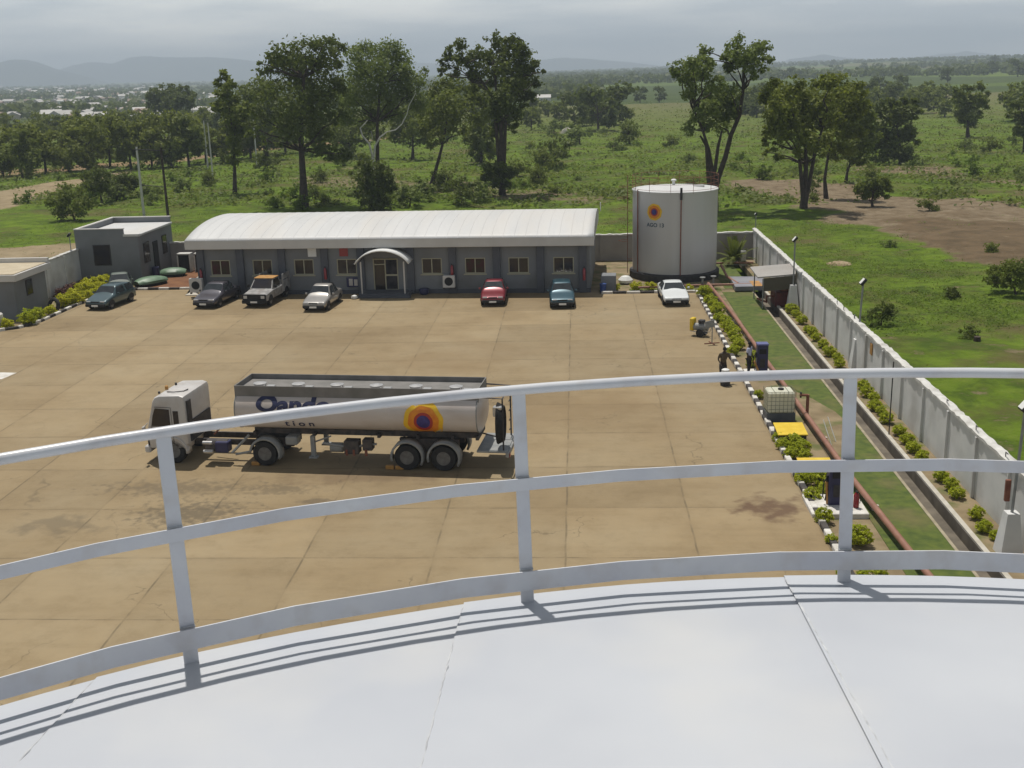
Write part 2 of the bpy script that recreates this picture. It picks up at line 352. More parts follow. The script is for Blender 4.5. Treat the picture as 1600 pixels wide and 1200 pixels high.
# far farmland patches
vo = N(t, 'ShaderNodeTexVoronoi'); vo.inputs['Scale'].default_value = .0042; vo.inputs['Randomness'].default_value = .9
mpv = N(t, 'ShaderNodeMapping'); mpv.inputs['Scale'].default_value = (.7, 1.3, 1); mpv.inputs['Rotation'].default_value = (0, 0, .3); t.links.new(co.outputs['Object'], mpv.inputs[0]); t.links.new(mpv.outputs[0], vo.inputs[0])
sp = N(t, 'ShaderNodeSeparateColor'); t.links.new(vo.outputs['Color'], sp.inputs[0])
vr = N(t, 'ShaderNodeValToRGB'); els = vr.color_ramp.elements; els.new(.35); els.new(.6); els.new(.8)
for e, (pp, c) in zip(els, [(0, (.05, .075, .02)), (.3, (.10, .145, .03)), (.55, (.14, .195, .035)), (.75, (.17, .155, .07)), (1, (.08, .105, .03))]): e.position = pp; e.color = (*c, 1)
vr.color_ramp.interpolation = 'CONSTANT'; t.links.new(sp.outputs[0], vr.inputs[0])
fn, _ = nramp(t, co.outputs['Object'], .02, [(.3, (.025, .04, .012)), (.6, (.09, .12, .025))], 8, .7)
far = mixc(t, None, vr.outputs[0], fn, .35)
sx = N(t, 'ShaderNodeSeparateXYZ'); t.links.new(co.outputs['Object'], sx.inputs[0]); mr = N(t, 'ShaderNodeMapRange'); mr.inputs[1].default_value = 230; mr.inputs[2].default_value = 480; t.links.new(sx.outputs[1], mr.inputs[0])
col = mixc(t, mr.outputs[0], gr, far)
a1 = N(t, 'ShaderNodeAttribute', attribute_name='soilmap'); sc_ = N(t, 'ShaderNodeSeparateColor'); t.links.new(a1.outputs[0], sc_.inputs[0])
a2 = N(t, 'ShaderNodeAttribute', attribute_name='dark_soil')
brn, _ = nramp(t, co.outputs['Object'], .7, [(.3, (.12, .088, .052)), (.5, (.19, .145, .092)), (.7, (.25, .20, .135))], 8, .65)
drk, _ = nramp(t, co.outputs['Object'], .5, [(.3, (.09, .066, .038)), (.7, (.17, .12, .07))], 6)
tan, _ = nramp(t, co.outputs['Object'], .4, [(.3, (.22, .17, .10)), (.7, (.34, .27, .17))], 6)
red, _ = nramp(t, co.outputs['Object'], .2, [(.4, (.20, .09, .04)), (.7, (.28, .15, .08))], 4)
# break the edge of each soil patch up with fine noise so grass creeps in
def creep(fac):
    m = N(t, 'ShaderNodeMath', operation='MULTIPLY_ADD'); t.links.new(gn, m.inputs[0]); m.inputs[1].default_value = -1.3; t.links.new(fac, m.inputs[2])
    b = N(t, 'ShaderNodeMath', operation='MULTIPLY_ADD'); t.links.new(m.outputs[0], b.inputs[0]); b.inputs[1].default_value = 3.0; b.inputs[2].default_value = 1.55; b.use_clamp = True
    return b.outputs[0]
col = mixc(t, creep(sc_.outputs[0]), col, brn); col = mixc(t, creep(a2.outputs[2]), col, drk)
col = mixc(t, creep(sc_.outputs[1]), col, tan); m_r = N(t, 'ShaderNodeMath', operation='MULTIPLY'); t.links.new(sc_.outputs[2], m_r.inputs[0]); m_r.inputs[1].default_value = .8
col = mixc(t, m_r.outputs[0], col, red)
t.links.new(col, p_.inputs['Base Color'])
bp = N(t, 'ShaderNodeBump'); bp.inputs['Strength'].default_value = .9; bp.inputs['Distance'].default_value = .5; t.links.new(gn, bp.inputs['Height']); t.links.new(bp.outputs[0], p_.inputs['Normal'])
me.materials.append(gm); go = bpy.data.objects.new('ground', me); C.objects.link(go); tag(go, kind='structure')

# soil base of the compound
b = MB(); b.prism([(-38.6, 92.0), (12.0, 92.0), (12.0, -15), (-70, -15), (-70, 67), (-47, 67), (-47, 77), (-38.6, 77)], -.5, -.05); b.prism([(12.95, 92.0), (14.1, 92.0), (14.1, -15), (12.95, -15)], -.5, -.05)
M['soil'] = mat('compound_soil', (.17, .125, .066), (.26, .20, .115), .9, .95, bump=.4, c3=(.10, .115, .03), s3=1.1, f3=.85, detail=8)
M['brown_soil'] = mat('brown_soil', (.14, .055, .022), (.20, .09, .035), .9, .95, bump=.3)
tag(b.build('soil', M['soil']), kind='structure')
tag(MB().prism([(-33.7, 82.1), (-28.9, 82.1), (-28.9, 91.9), (-33.7, 91.9)], -.06, -.03).build('earth_yard', M['brown_soil']), kind='structure')

# concrete yard with slab joints
ym = bpy.data.materials.new('yard_concrete'); ym.use_nodes = True; t = ym.node_tree; t.nodes.clear()
o_ = N(t, 'ShaderNodeOutputMaterial'); p_ = N(t, 'ShaderNodeBsdfPrincipled'); p_.inputs['Roughness'].default_value = .85; p_.inputs['Specular IOR Level'].default_value = .3
t.links.new(p_.outputs[0], o_.inputs[0]); co = N(t, 'ShaderNodeTexCoord'); src = co.outputs['Object']
c1, n1 = nramp(t, src, .11, [(.30, (.218, .158, .084)), (.47, (.266, .200, .112)), (.62, (.290, .226, .134)), (.80, (.302, .248, .160))], 6, .62)
c2, n2 = nramp(t, src, .75, [(.25, (.80, .78, .74)), (.5, (1, 1, 1)), (.8, (1.10, 1.09, 1.07))], 10, .78)
mm = N(t, 'ShaderNodeMixRGB', blend_type='MULTIPLY'); mm.inputs[0].default_value = 1; t.links.new(c1, mm.inputs[1]); t.links.new(c2, mm.inputs[2]); col = mm.outputs[0]
mpt = N(t, 'ShaderNodeMapping'); mpt.inputs['Rotation'].default_value = (0, 0, .35); mpt.inputs['Scale'].default_value = (.10, 1.1, 1); t.links.new(src, mpt.inputs[0])
c4, _ = nramp(t, mpt.outputs[0], 1.0, [(.30, (.84, .82, .79)), (.50, (1, 1, 1)), (.75, (1.05, 1.05, 1.06))], 7, .7)
mm2 = N(t, 'ShaderNodeMixRGB', blend_type='MULTIPLY'); mm2.inputs[0].default_value = .55; t.links.new(col, mm2.inputs[1]); t.links.new(c4, mm2.inputs[2]); col = mm2.outputs[0]
# per-slab tint
sx = N(t, 'ShaderNodeSeparateXYZ'); t.links.new(src, sx.inputs[0])
wob = N(t, 'ShaderNodeTexNoise'); wob.inputs['Scale'].default_value = .5; t.links.new(src, wob.inputs[0])
def slab(axis_out, off, per):
    a = N(t, 'ShaderNodeMath', operation='ADD'); t.links.new(axis_out, a.inputs[0]); a.inputs[1].default_value = -off
    w = N(t, 'ShaderNodeMath', operation='MULTIPLY_ADD'); t.links.new(wob.outputs[0], w.inputs[0]); w.inputs[1].default_value = .10; t.links.new(a.outputs[0], w.inputs[2])
    d = N(t, 'ShaderNodeMath', operation='DIVIDE'); t.links.new(w.outputs[0], d.inputs[0]); d.inputs[1].default_value = per
    f = N(t, 'ShaderNodeMath', operation='FLOOR'); t.links.new(d.outputs[0], f.inputs[0]); fr = N(t, 'ShaderNodeMath', operation='FRACT'); t.links.new(d.outputs[0], fr.inputs[0])
    s = N(t, 'ShaderNodeMath', operation='SUBTRACT'); t.links.new(fr.outputs[0], s.inputs[0]); s.inputs[1].default_value = .5
    ab = N(t, 'ShaderNodeMath', operation='ABSOLUTE'); t.links.new(s.outputs[0], ab.inputs[0])
    return f.outputs[0], ab.outputs[0]
fx, ax = slab(sx.outputs[0], -.45, 4.28); fy, ay = slab(sx.outputs[1], 33.75, 4.31)
cb = N(t, 'ShaderNodeCombineXYZ'); t.links.new(fx, cb.inputs[0]); t.links.new(fy, cb.inputs[1])
wn = N(t, 'ShaderNodeTexWhiteNoise', noise_dimensions='2D'); t.links.new(cb.outputs[0], wn.inputs[0])
tr = N(t, 'ShaderNodeMapRange'); tr.inputs[3].default_value = .90; tr.inputs[4].default_value = 1.08; t.links.new(wn.outputs[0], tr.inputs[0])
hs = N(t, 'ShaderNodeHueSaturation'); t.links.new(tr.outputs[0], hs.inputs['Value']); t.links.new(col, hs.inputs['Color']); col = hs.outputs[0]
mxm = N(t, 'ShaderNodeMath', operation='MAXIMUM'); t.links.new(ax, mxm.inputs[0]); t.links.new(ay, mxm.inputs[1])
jr = N(t, 'ShaderNodeMapRange'); jr.inputs[1].default_value = .4895; jr.inputs[2].default_value = .496; t.links.new(mxm.outputs[0], jr.inputs[0])
jn, _ = nramp(t, src, .8, [(.40, (.06, .06, .06)), (.62, (.62, .62, .62))], 5)
jm = N(t, 'ShaderNodeMath', operation='MULTIPLY'); t.links.new(jr.outputs[0], jm.inputs[0]); t.links.new(jn, jm.inputs[1]); col = mixc(t, jm.outputs[0], col, (.075, .062, .04))
vc = N(t, 'ShaderNodeTexVoronoi', feature='DISTANCE_TO_EDGE'); vc.inputs['Scale'].default_value = .16
dn = N(t, 'ShaderNodeTexNoise'); dn.inputs['Scale'].default_value = .9; dn.inputs['Detail'].default_value = 4; t.links.new(src, dn.inputs[0])
dv = N(t, 'ShaderNodeVectorMath', operation='MULTIPLY_ADD'); t.links.new(dn.outputs['Color'], dv.inputs[0]); dv.inputs[1].default_value = (2.2, 2.2, 0); t.links.new(src, dv.inputs[2]); t.links.new(dv.outputs[0], vc.inputs[0])
cm = N(t, 'ShaderNodeMapRange'); cm.inputs[1].default_value = .0; cm.inputs[2].default_value = .0045; cm.inputs[3].default_value = .55; cm.inputs[4].default_value = 0; t.links.new(vc.outputs['Distance'], cm.inputs[0])
cn_, _ = nramp(t, src, .13, [(.50, (0, 0, 0)), (.58, (1, 1, 1))], 3); cx_ = N(t, 'ShaderNodeMath', operation='MULTIPLY'); t.links.new(cm.outputs[0], cx_.inputs[0]); t.links.new(cn_, cx_.inputs[1]); col = mixc(t, cx_.outputs[0], col, (.07, .055, .035))
# dirt gathering beside the joints
jr2 = N(t, 'ShaderNodeMapRange'); jr2.inputs[1].default_value = .44; jr2.inputs[2].default_value = .5; jr2.inputs[4].default_value = .12; t.links.new(mxm.outputs[0], jr2.inputs[0])
col = mixc(t, jr2.outputs[0], col, (.16, .11, .055))
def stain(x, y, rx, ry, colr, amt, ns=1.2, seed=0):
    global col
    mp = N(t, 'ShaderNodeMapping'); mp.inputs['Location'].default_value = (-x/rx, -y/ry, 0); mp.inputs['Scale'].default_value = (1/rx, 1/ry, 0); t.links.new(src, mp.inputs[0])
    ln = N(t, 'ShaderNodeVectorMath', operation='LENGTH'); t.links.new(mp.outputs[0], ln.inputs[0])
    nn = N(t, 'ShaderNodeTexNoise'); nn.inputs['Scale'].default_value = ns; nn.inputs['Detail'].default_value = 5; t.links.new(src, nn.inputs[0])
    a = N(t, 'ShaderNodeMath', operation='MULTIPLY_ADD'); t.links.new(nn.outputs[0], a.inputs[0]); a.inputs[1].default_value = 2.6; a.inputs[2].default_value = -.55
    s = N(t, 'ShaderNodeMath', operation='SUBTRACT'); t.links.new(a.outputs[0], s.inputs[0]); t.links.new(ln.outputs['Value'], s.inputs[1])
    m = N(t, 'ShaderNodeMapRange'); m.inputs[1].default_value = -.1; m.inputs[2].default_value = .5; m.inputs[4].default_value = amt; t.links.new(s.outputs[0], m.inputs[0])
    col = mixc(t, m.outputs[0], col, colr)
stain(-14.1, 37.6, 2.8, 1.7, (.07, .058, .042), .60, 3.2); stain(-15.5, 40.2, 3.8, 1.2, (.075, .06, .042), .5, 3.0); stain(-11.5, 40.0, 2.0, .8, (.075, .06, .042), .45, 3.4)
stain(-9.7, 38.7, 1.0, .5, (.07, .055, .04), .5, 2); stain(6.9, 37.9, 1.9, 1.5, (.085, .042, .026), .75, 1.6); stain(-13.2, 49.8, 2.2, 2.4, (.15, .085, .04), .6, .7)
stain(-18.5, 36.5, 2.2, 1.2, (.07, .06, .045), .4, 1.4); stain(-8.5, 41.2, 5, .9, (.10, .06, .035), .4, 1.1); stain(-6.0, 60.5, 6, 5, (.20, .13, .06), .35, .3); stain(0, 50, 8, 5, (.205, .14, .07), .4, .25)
t.links.new(col, p_.inputs['Base Color']); bp = N(t, 'ShaderNodeBump'); bp.inputs['Strength'].default_value = .25; bp.inputs['Distance'].default_value = .03; t.links.new(n2, bp.inputs['Height']); t.links.new(bp.outputs[0], p_.inputs['Normal'])
YARD = [(8.1, -15), (8.1, 77.65), (1.45, 77.65), (1.45, 79.3), (-10, 79.5), (-28.4, 80.6), (-28.4, 81.75), (-34, 81.75), (-34.6, 79.6), (-35.0, 77), (-35.15, 71), (-35.7, 69), (-37.2, 67.8), (-40, 67.4), (-70, 67), (-70, -15)]
tag(MB().prism(YARD, -.4, 0).build('yard', ym), kind='structure')
tag(MB().prism([(-31.9, 56.5), (-30.7, 56.6), (-30.5, 57.9), (-32.2, 58.1)], .0, .004).build('yard_marking', M['kerb_white']), kind='structure')
tag(MB().prism([(-28.9, 81.7), (-27.3, 79.25), (-28.42, 79.35), (-28.42, 81.7)], -.0, .05).build('ramp', M['concrete']), kind='structure')
# lawn
M['lawn'] = mat('lawn', (.050, .078, .010), (.095, .125, .016), 2.6, .95, bump=.6, c3=(.15, .12, .05), s3=.5, f3=.6, detail=12)
tag(MB().prism([(9.95, -15), (9.95, 77.9), (11.98, 77.9), (11.98, -15)], -.3, -.025).build('lawn', M['lawn']), kind='structure')
tag(MB().prism([(10.3, 79.2), (10.3, 91.5), (12.1, 91.5), (12.1, 79.2)], -.3, -.028).build('lawn', M['lawn']), kind='structure')
tag(MB().prism([(3.6, 78.3), (3.6, 79.6), (10.0, 79.6), (10.0, 78.3)], -.3, -.03).build('lawn', M['lawn']), kind='structure')
tag(MB().prism([(9.9, 42), (10.4, 41.2), (10.75, 43.2), (11.2, 45.5), (11.75, 47.2), (11.5, 49.5), (10.9, 51.6), (10.2, 53.2), (9.9, 53.5)], -.03, -.018).build('soil_patch', M['soil']), kind='structure')
# drain
M['drain_in'] = mat('drain_inside', (.10, .085, .065), (.17, .145, .11), 1.5, .95)
b = MB(); y0, y1 = 10, 79
b.box(11.98, y0, -.55, 12.09, y1, -.01, 2); b.box(12.80, y0, -.55, 12.98, y1, .05, 0); b.box(12.09, y0, -.55, 12.80, y1, -.47, 1)
b.box(12.125, y0, -.47, 12.13, y1, -.06, 1); b.box(12.79, y0, -.47, 12.797, y1, -.02, 1)
tag(b.build('drain', [M['concrete'], M['drain_in'], mat('old_kerb_edge', (.26, .22, .15), (.36, .31, .22), 2, .95)]), kind='structure')
# kerbs
def kerb(pts, name='kerb', w=.22, h=.16, seg=.85, phase=0):
    b = MB(); run = phase; k = 0
    for (x0, y0), (x1, y1) in zip(pts, pts[1:]):
        L = math.hypot(x1-x0, y1-y0); dx, dy = (x1-x0)/L, (y1-y0)/L; s = 0
        while s < L-.05:
            e = min(L, s+seg); c = k % 2; g = .012; zz = h+rnd.uniform(-.012, .012)
            X = Matrix(((dx, -dy, 0, x0), (dy, dx, 0, y0), (0, 0, 1, 0), (0, 0, 0, 1)))
            b.box(s+g, -w/2, -.2, e-g, w/2, zz, c, .025, X); s = e; k += 1
    return tag(b.build(name, [M['kerb_white'], M['kerb_black']]), kind='structure')
kerb([(8.22, 14), (8.22, 77.75)], seg=.62); kerb([(8.1, 77.8), (1.6, 77.8)], seg=.95)
kerb([(-28.9, 81.9), (-34.0, 81.9), (-34.75, 79.6), (-35.15, 77), (-35.3, 71), (-35.85, 69.1), (-37.3, 67.95), (-40, 67.55), (-46, 67.3)], seg=.8)

# ============================================================ BOUNDARY WALLS
def wall_run(label, x0, y0, x1, y1, h, th, pil, m, cop_h=.12, seedv=1, pw=.22):
    L = math.hypot(x1-x0, y1-y0); t_ = thing('boundary_wall', label, 'wall', (x0, y0, 0), math.atan2(y1-y0, x1-x0))
    MB().box(0, 0, -.7, L, th, h, 0).build('wall_panel', m, t_)
    q = random.Random(seedv); b = MB(); s = -.03
    rows = []
    n = int(L/.28)
    for i in range(n+1):
        s = -.03+(L+.06)*i/n; a = q.uniform(-.025, .025); c = q.uniform(-.03, .03)
        rows.append([(s, -.06+a, h+.003), (s, -.06+a, h+cop_h+c), (s, th/2, h+cop_h+.04+c), (s, th+.06+a, h+cop_h+c), (s, th+.06+a, h+.003)])
    b.grid(rows); b.f.append((0, 1, 2, 3, 4)); b.mi.append(0); k = len(b.v); b.f.append((k-5, k-4, k-3, k-2, k-1)); b.mi.append(0)
    b.build('coping', M['coping'], t_)
    for s, side in pil:
        b = MB()
        if side <= 0: b.box(s-pw/2, -.10, -.6, s+pw/2, -.002, h-.02)
        if side >= 0: b.box(s-pw/2, th+.002, -.6, s+pw/2, th+.16, h-.02)
        b.build('pilaster', m, t_)
    return t_
# right wall runs from far to near; local +y is towards +X (outside)
pil = [92.0-(39.0+3.18*i-12.72-6.36) for i in range(23) if 39.0+3.18*i-19.08 < 91.5]
rw = wall_run('long white block wall with pilasters and rough coping along the drain', 14.1, 92.0, 14.1, 16.0, 2.25, .22, [(s, 1) for s in []], M['concrete_wall'])
rw.rotation_euler = (0, 0, -math.pi/2)
for s in pil:
    MB().box(s-.06, -.10, -.6, s+.06, -.002, 2.23).build('pilaster', M['concrete_wall'], rw)
for s in (30.2, 31.8, 49.3, 52.6, 55.5):   # loose rebar stubs left in the coping
    b = MB(); b.tube([(s, .05, 2.3), (s+.05, .02, 2.55), (s+.35, -.02, 2.58)], .018, 5); b.build('rebar_stub', M['dark'], rw)
# local frame check: rotation -90deg about z maps +x to -y and +y to +x
bw = wall_run('plain grey-brown rear wall behind the white tank and office', -34.0, 92.0, 14.1, 92.0, 1.98, .22, [(s, -1) for s in (5.2, 8.4, 35.9, 38.9, 46.3)], M['backwall'])
lw = wall_run('white block wall running left behind the yellow shrubs to the guard building', -38.6, 77.0, -38.6, 86.9, 2.55, .22, [(2.6, -1), (5.6, -1), (8.6, -1)], M['concrete_wall'])

# ============================================================ OFFICE BUILDING
bx0, bx1, by0, by1 = -27.35, .85, 79.1, 91.2
ob = thing('office_building', 'long single-storey grey office with white barrel roof behind the parked cars', 'building', ((bx0+bx1)/2, (by0+by1)/2, 0))
ob.location = (0, 0, 0)
WIN = [atY(px, 413, 79.1).x for px in (340, 407, 473, 541, 675, 743, 811, 881)]
def wall_with_openings(x0, x1, y0, y1, h, ops, th=.22):
    """front wall slab in x with rectangular openings (xa,xb,za,zb)"""
    b = MB(); xs = sorted(ops); cur = x0
    for xa, xb, za, zb in xs:
        b.box(cur, y0, -.3, xa, y0+th, h)
        b.box(xa, y0, -.3, xb, y0+th, za) if za > 0 else None
        b.box(xa, y0, zb, xb, y0+th, h); cur = xb
    b.box(cur, y0, -.3, x1, y0+th, h); return b
ops = [(x-.72, x+.72, 1.38, 2.5) for x in WIN]+[(-14.55, -12.75, .0, 2.55)]
b = wall_with_openings(bx0, bx1, by0, by1, 3.5, ops)
b.box(bx0, by0+.225, -.3, bx0+.22, by1, 3.5); b.box(bx1-.22, by0+.225, -.3, bx1, by1, 3.5); b.box(bx0+.225, by1-.22, -.3, bx1-.225, by1, 3.5)
b.build('wall', M['build_wall'], ob)
MB().box(bx0+.3, by0+2.4, -.1, bx1-.3, by0+2.5, 3.4).build('inner_partition', M['dark'], ob)
MB().box(bx0-.05, by0-.12, -.2, bx1+.05, by0-.003, .28).build('plinth', M['pilaster'], ob)
for x in [atY(px, 413, 79.1).x for px in (310, 373, 439, 507, 564, 642, 708, 777, 845, 911)]:
    MB().box(x-.26, by0-.22, .0, x+.26, by0-.003, 3.42, bev=.02).build('pilaster', M['pilaster'], ob)
curt = [mat('curtain_%d' % i, a, c, 3, .9) for i, (a, c) in enumerate([((.045, .035, .012), (.07, .02, .02)), ((.012, .012, .016), (.05, .045, .05))])]
for i, x in enumerate(WIN):
    f = MB(); z0, z1 = 1.38, 2.5; w = .72
    for a in (-w, -.035, w-.07): f.box(x+a, by0+.03, z0, x+a+.07, by0+.12, z1)
    f.box(x-w+.07, by0+.03, z0, x-.035, by0+.12, z0+.07); f.box(x-w+.07, by0+.03, z1-.07, x-.035, by0+.12, z1); f.box(x+.035, by0+.03, z0, x+w-.07, by0+.12, z0+.07); f.box(x+.035, by0+.03, z1-.07, x+w-.07, by0+.12, z1)
    fo = f.build('window', M['frame'], ob)
    MB().box(x-w+.04, by0+.07, z0+.03, x+w-.04, by0+.08, z1-.03).build('pane', M['glass'] if i not in (0, 5) else curt[0], fo)
    MB().box(x-w-.1, by0-.06, z0-.09, x+w+.1, by0+.02, z0-.003).build('sill', M['frame'], fo)
# roof: barrel vault with fascia gutter in front
ry0, ry1, rx0, rx1 = by0-.75, by1+.6, bx0-.6, bx1+.3
rows = []
nseg = 22
def roofz(s): return 3.97+.88*(1-abs(2*s-1)**2.3)
for k in range(61):
    x = rx0+(rx1-rx0)*k/60
    rows.append([(x, ry0+.02+(ry1-ry0-.02)*j/nseg, roofz(j/nseg)) for j in range(nseg+1)])
rb = MB(); rb.grid(rows)
rr = rb.build('roof', M['roof'], ob, smooth=True); so = rr.modifiers.new('thick', 'SOLIDIFY'); so.thickness = .05; so.offset = 1
for xe, nm in ((rx0+.03, 'gable'), (rx1-.03, 'gable')):
    g = MB(); pts = [(xe, ry0+.02+(ry1-ry0-.02)*j/nseg, roofz(j/nseg)-.07) for j in range(nseg+1)]
    base = [(xe, p[1], 3.45) for p in pts]; g.grid([pts, base]); go_ = g.build(nm, M['roof'], ob); s_ = go_.modifiers.new('t', 'SOLIDIFY'); s_.thickness = .04
fb = MB(); fb.box(rx0-.02, ry0, 3.38, rx1+.02, ry0+.12, 3.99, bev=.02); fb.box(rx0, ry0+.125, 3.38, rx1, by0-.01, 3.44); fb.build('fascia', M['fascia'], ob)
b = MB()
for k in range(1, 37):
    x = rx0+(rx1-rx0)*k/37
    b.tube([(x, p[1], p[2]+.042) for p in [(0, ry0+.02+(ry1-ry0-.02)*j/nseg, roofz(j/nseg)) for j in range(nseg+1)]], .022, 4)
b.build('roof_seams', M['roof'], ob)
b = MB(); b.tube([(1.3, 91, 4.2), (1.3, 91, 4.9)], .04, 6); b.build('vent_pipe', M['white'], ob)
# porch
pf = MB(); pf.box(-15.35, by0-1.55, 0, -11.75, by0-.125, .26, bev=.02); pf.box(-15.7, by0-1.85, 0, -11.6, by0-1.56, .13, bev=.02); pf.build('porch_step', M['pilaster'], ob)
cn = MB(); rows = []
for j in range(15):
    a = math.pi*(.14+.72*j/14); cx = -13.55-1.95*math.cos(a)/math.cos(math.pi*.14); z = 2.42+.92*(math.sin(a)-math.sin(math.pi*.14))/(1-math.sin(math.pi*.14)); rows.append([(cx, by0-1.75, z), (cx, by0-.01, z+.05)])
cn.grid(rows); co_ = cn.build('canopy', M['white'], ob, smooth=True); s_ = co_.modifiers.new('t', 'SOLIDIFY'); s_.thickness = .07
for x in (-15.1, -12.05):
    MB().tube([(x, by0-1.4, .26), (x, by0-1.4, 2.5)], .055, 8).build('porch_post', M['fascia'], ob)
fr = MB()
for x in (-14.55, -13.72, -12.83): fr.box(x, by0+.03, .0, x+.08, by0+.13, 2.5)
fr.box(-14.47, by0+.03, 2.42, -12.83, by0+.12, 2.5); fr.box(-13.64, by0+.035, 1.25, -12.83, by0+.115, 1.37); fr.box(-13.64, by0+.035, .02, -12.83, by0+.115, .3); fr.box(-14.47, by0+.03, 2.05, -13.72, by0+.11, 2.12)
dfo = fr.build('door_frame', M['frame'], ob)
MB().box(-13.64, by0+.07, .3, -12.83, by0+.08, 2.42).build('pane', curt[1], dfo); MB().box(-14.47, by0+.16, .0, -13.72, by0+.17, 2.42).build('door', M['glass'], ob)
PRE = set(bpy.data.objects)
# things on/at the office wall
def sign(name, label, x, z, w, h, m, cat='sign', y=by0-.03): return tag(MB().box(x-w/2, y-.03, z-h/2, x+w/2, y, z+h/2, bev=.008).build(name, m), label, cat)
sign('wall_sign', 'small white board high on the office wall above the silver car', -18.9, 3.0, .62, .62, M['white'])
sign('wall_sign', 'red board high on the office wall left of the entrance canopy', -16.6, 3.0, .62, .6, M['red'])
nb = thing('notice_board', 'dark blue notice board with two white papers left of the office entrance', 'board', (-16.0, by0-.1, 0))
MB().box(-.5, -.05, .5, .5, 0, 1.2, bev=.01).build('backing', M['blue'], nb)
MB().box(-.32, -.062, .6, -.05, -.052, 1.1).build('paper', M['alum'], nb); MB().box(.05, -.062, .6, .3, -.052, 1.05).build('paper', M['alum'], nb)
def ext(x, z, y, label, h=.6):
    e = thing('fire_extinguisher', label, 'extinguisher', (x, y, z), 0, 'red fire extinguishers')
    MB().lathe([(.02, 0), (.10, .02), (.10, h*.75), (.05, h*.86), (.03, h*.9)], n=14).build('cylinder', M['red'], e, True)
    MB().box(-.03, -.09, h*.9, .03, .05, h, bev=.01).build('valve', M['black'], e); MB().tube([(.04, -.04, h*.93), (.14, -.03, h*.7), (.12, -.02, h*.25)], .014, 6).build('hose', M['black'], e)
    return e
ext(-27.1, 1.05, by0-.36, 'red fire extinguisher on the pillar at the left end of the office', .95)
ext(-17.95, 1.1, by0-.36, 'red fire extinguisher on the pillar behind the silver car', .95)
ext(-8.83, 1.35, by0-.36, 'red fire extinguisher above the air conditioner near the red car', .8)
ext(.45, .9, by0-.36, 'red fire extinguisher on the pillar at the right end of the office', 1.0)
def ac(x, y, z, label, w=.9, h=.95):
    a = thing('air_conditioner', label, 'air conditioner', (x, y, z), 0, 'outdoor air conditioner units')
    MB().box(-w/2, -.35, 0, w/2, 0, h, bev=.02).build('casing', M['fascia'], a)
    MB().lathe([(.3, 0), (.3, .012)], 0, h*.52, 20, axis='y').build('fan_grille', M['black'], a).location = (0, -.364, 0)
    MB().box(-w/2, -.3, -.12, -w/2+.08, -.05, -.003).build('foot', M['dark'], a); MB().box(w/2-.08, -.3, -.12, w/2, -.05, -.003).build('foot', M['dark'], a)
    return a
ac(-27.3, by0-.75, .35, 'pale air conditioner unit standing at the left corner of the office', .95, 1.0)
ac(-9.05, by0-.3, .5, 'air conditioner unit on the office wall between entrance and red car', .85, .85)
tag(MB().lathe([(.2, 0), (.32, .1), (.34, .4), (.3, .45)], -10.85, by0-.55, 16).build('plant_pot', M['blue'], smooth=True), 'dark blue round tub on the ground under the window right of the entrance', 'tub')
tag(MB().lathe([(.19, 0), (.24, .6), (.25, .62)], 1.75, by0-.1, 14).build('blue_bin', mat('blue_plastic', (.015, .05, .2), rough=.5)), 'bright blue plastic bin by the right end of the office', 'bin')
b = MB(); b.box(-.15, -.7, 0, .9, .5, 1.15, bev=.03); w_ = b.build('meter_box', M['build_wall']); w_.location = (1.75, 80.1, -.05); tag(w_, 'grey box cabinet against the right end wall of the office', 'cabinet')
rb2 = MB(); rb2.lathe([(.12, 0), (.5, .05), (.55, .25), (.3, .5), (.08, .55)], 3.3, 82.5, 9); tag(rb2.build('rock', M['white']), 'white boulder on the sand between office and tank', 'rock')
tag(MB().lathe([(.1, 0), (.24, .06), (.2, .22), (.05, .28)], -15.55, by0-1.95, 8).build('rock', M['white']), 'small white stone at the left foot of the entrance porch', 'rock')

RB = Matrix.Translation((-13.5, by0, 0)) @ Matrix.Rotation(R(-2.6), 4, 'Z') @ Matrix.Translation((13.5, -by0, 0)); bpy.context.view_layer.update()
for o in [ob]+[o for o in bpy.data.objects if o not in PRE and o.parent is None]: o.matrix_world = RB @ o.matrix_world
# ============================================================ GUARD BUILDINGS
gb = thing('guard_building', 'grey flat-roofed guard building at the far left corner of the yard', 'building', (-38.75, 85.25, 0), 0)
W, D = 4.95, 7.5
b = MB(); b.box(0, 0, -.3, W, D, 3.55); b.box(0, 0, 3.555, 3.85, .2, 4.12); b.box(0, .2, 3.555, .2, D, 4.12); b.box(0.2, D-.2, 3.555, W, D, 4.12); b.build('wall', M['build_wall'], gb)
MB().box(.205, .205, 3.56, W+.18, D-.205, 3.72, bev=.02).build('roof_slab', M['roof'], gb); MB().box(3.86, -.1, 3.56, W+.18, .2, 3.74).build('roof_edge', M['roof'], gb)
cpg = MB(); cpg.box(-.04, -.04, 4.125, 3.9, .24, 4.19); cpg.box(-.04, .245, 4.125, .24, D+.04, 4.19); cpg.box(.245, D-.24, 4.125, W+.04, D+.04, 4.19); cpg.build('coping', M['fascia'], gb)
def small_window(parent, x0, z0, x1, z1, axis_='y', at0=0.0):
    f = MB()
    if axis_ == 'y': f.box(x0, at0-.05, z0, x1, at0-.004, z1)
    else: f.box(at0+.004, x0, z0, at0+.05, x1, z1)
    w = f.build('window', M['dark'], parent); g = MB()
    if axis_ == 'y': g.box(x0+.07, at0-.06, z0+.07, x1-.07, at0-.052, z1-.07)
    else: g.box(at0+.052, x0+.07, z0+.07, at0+.06, x1-.07, z1-.07)
    g.build('pane', M['glass'], w)
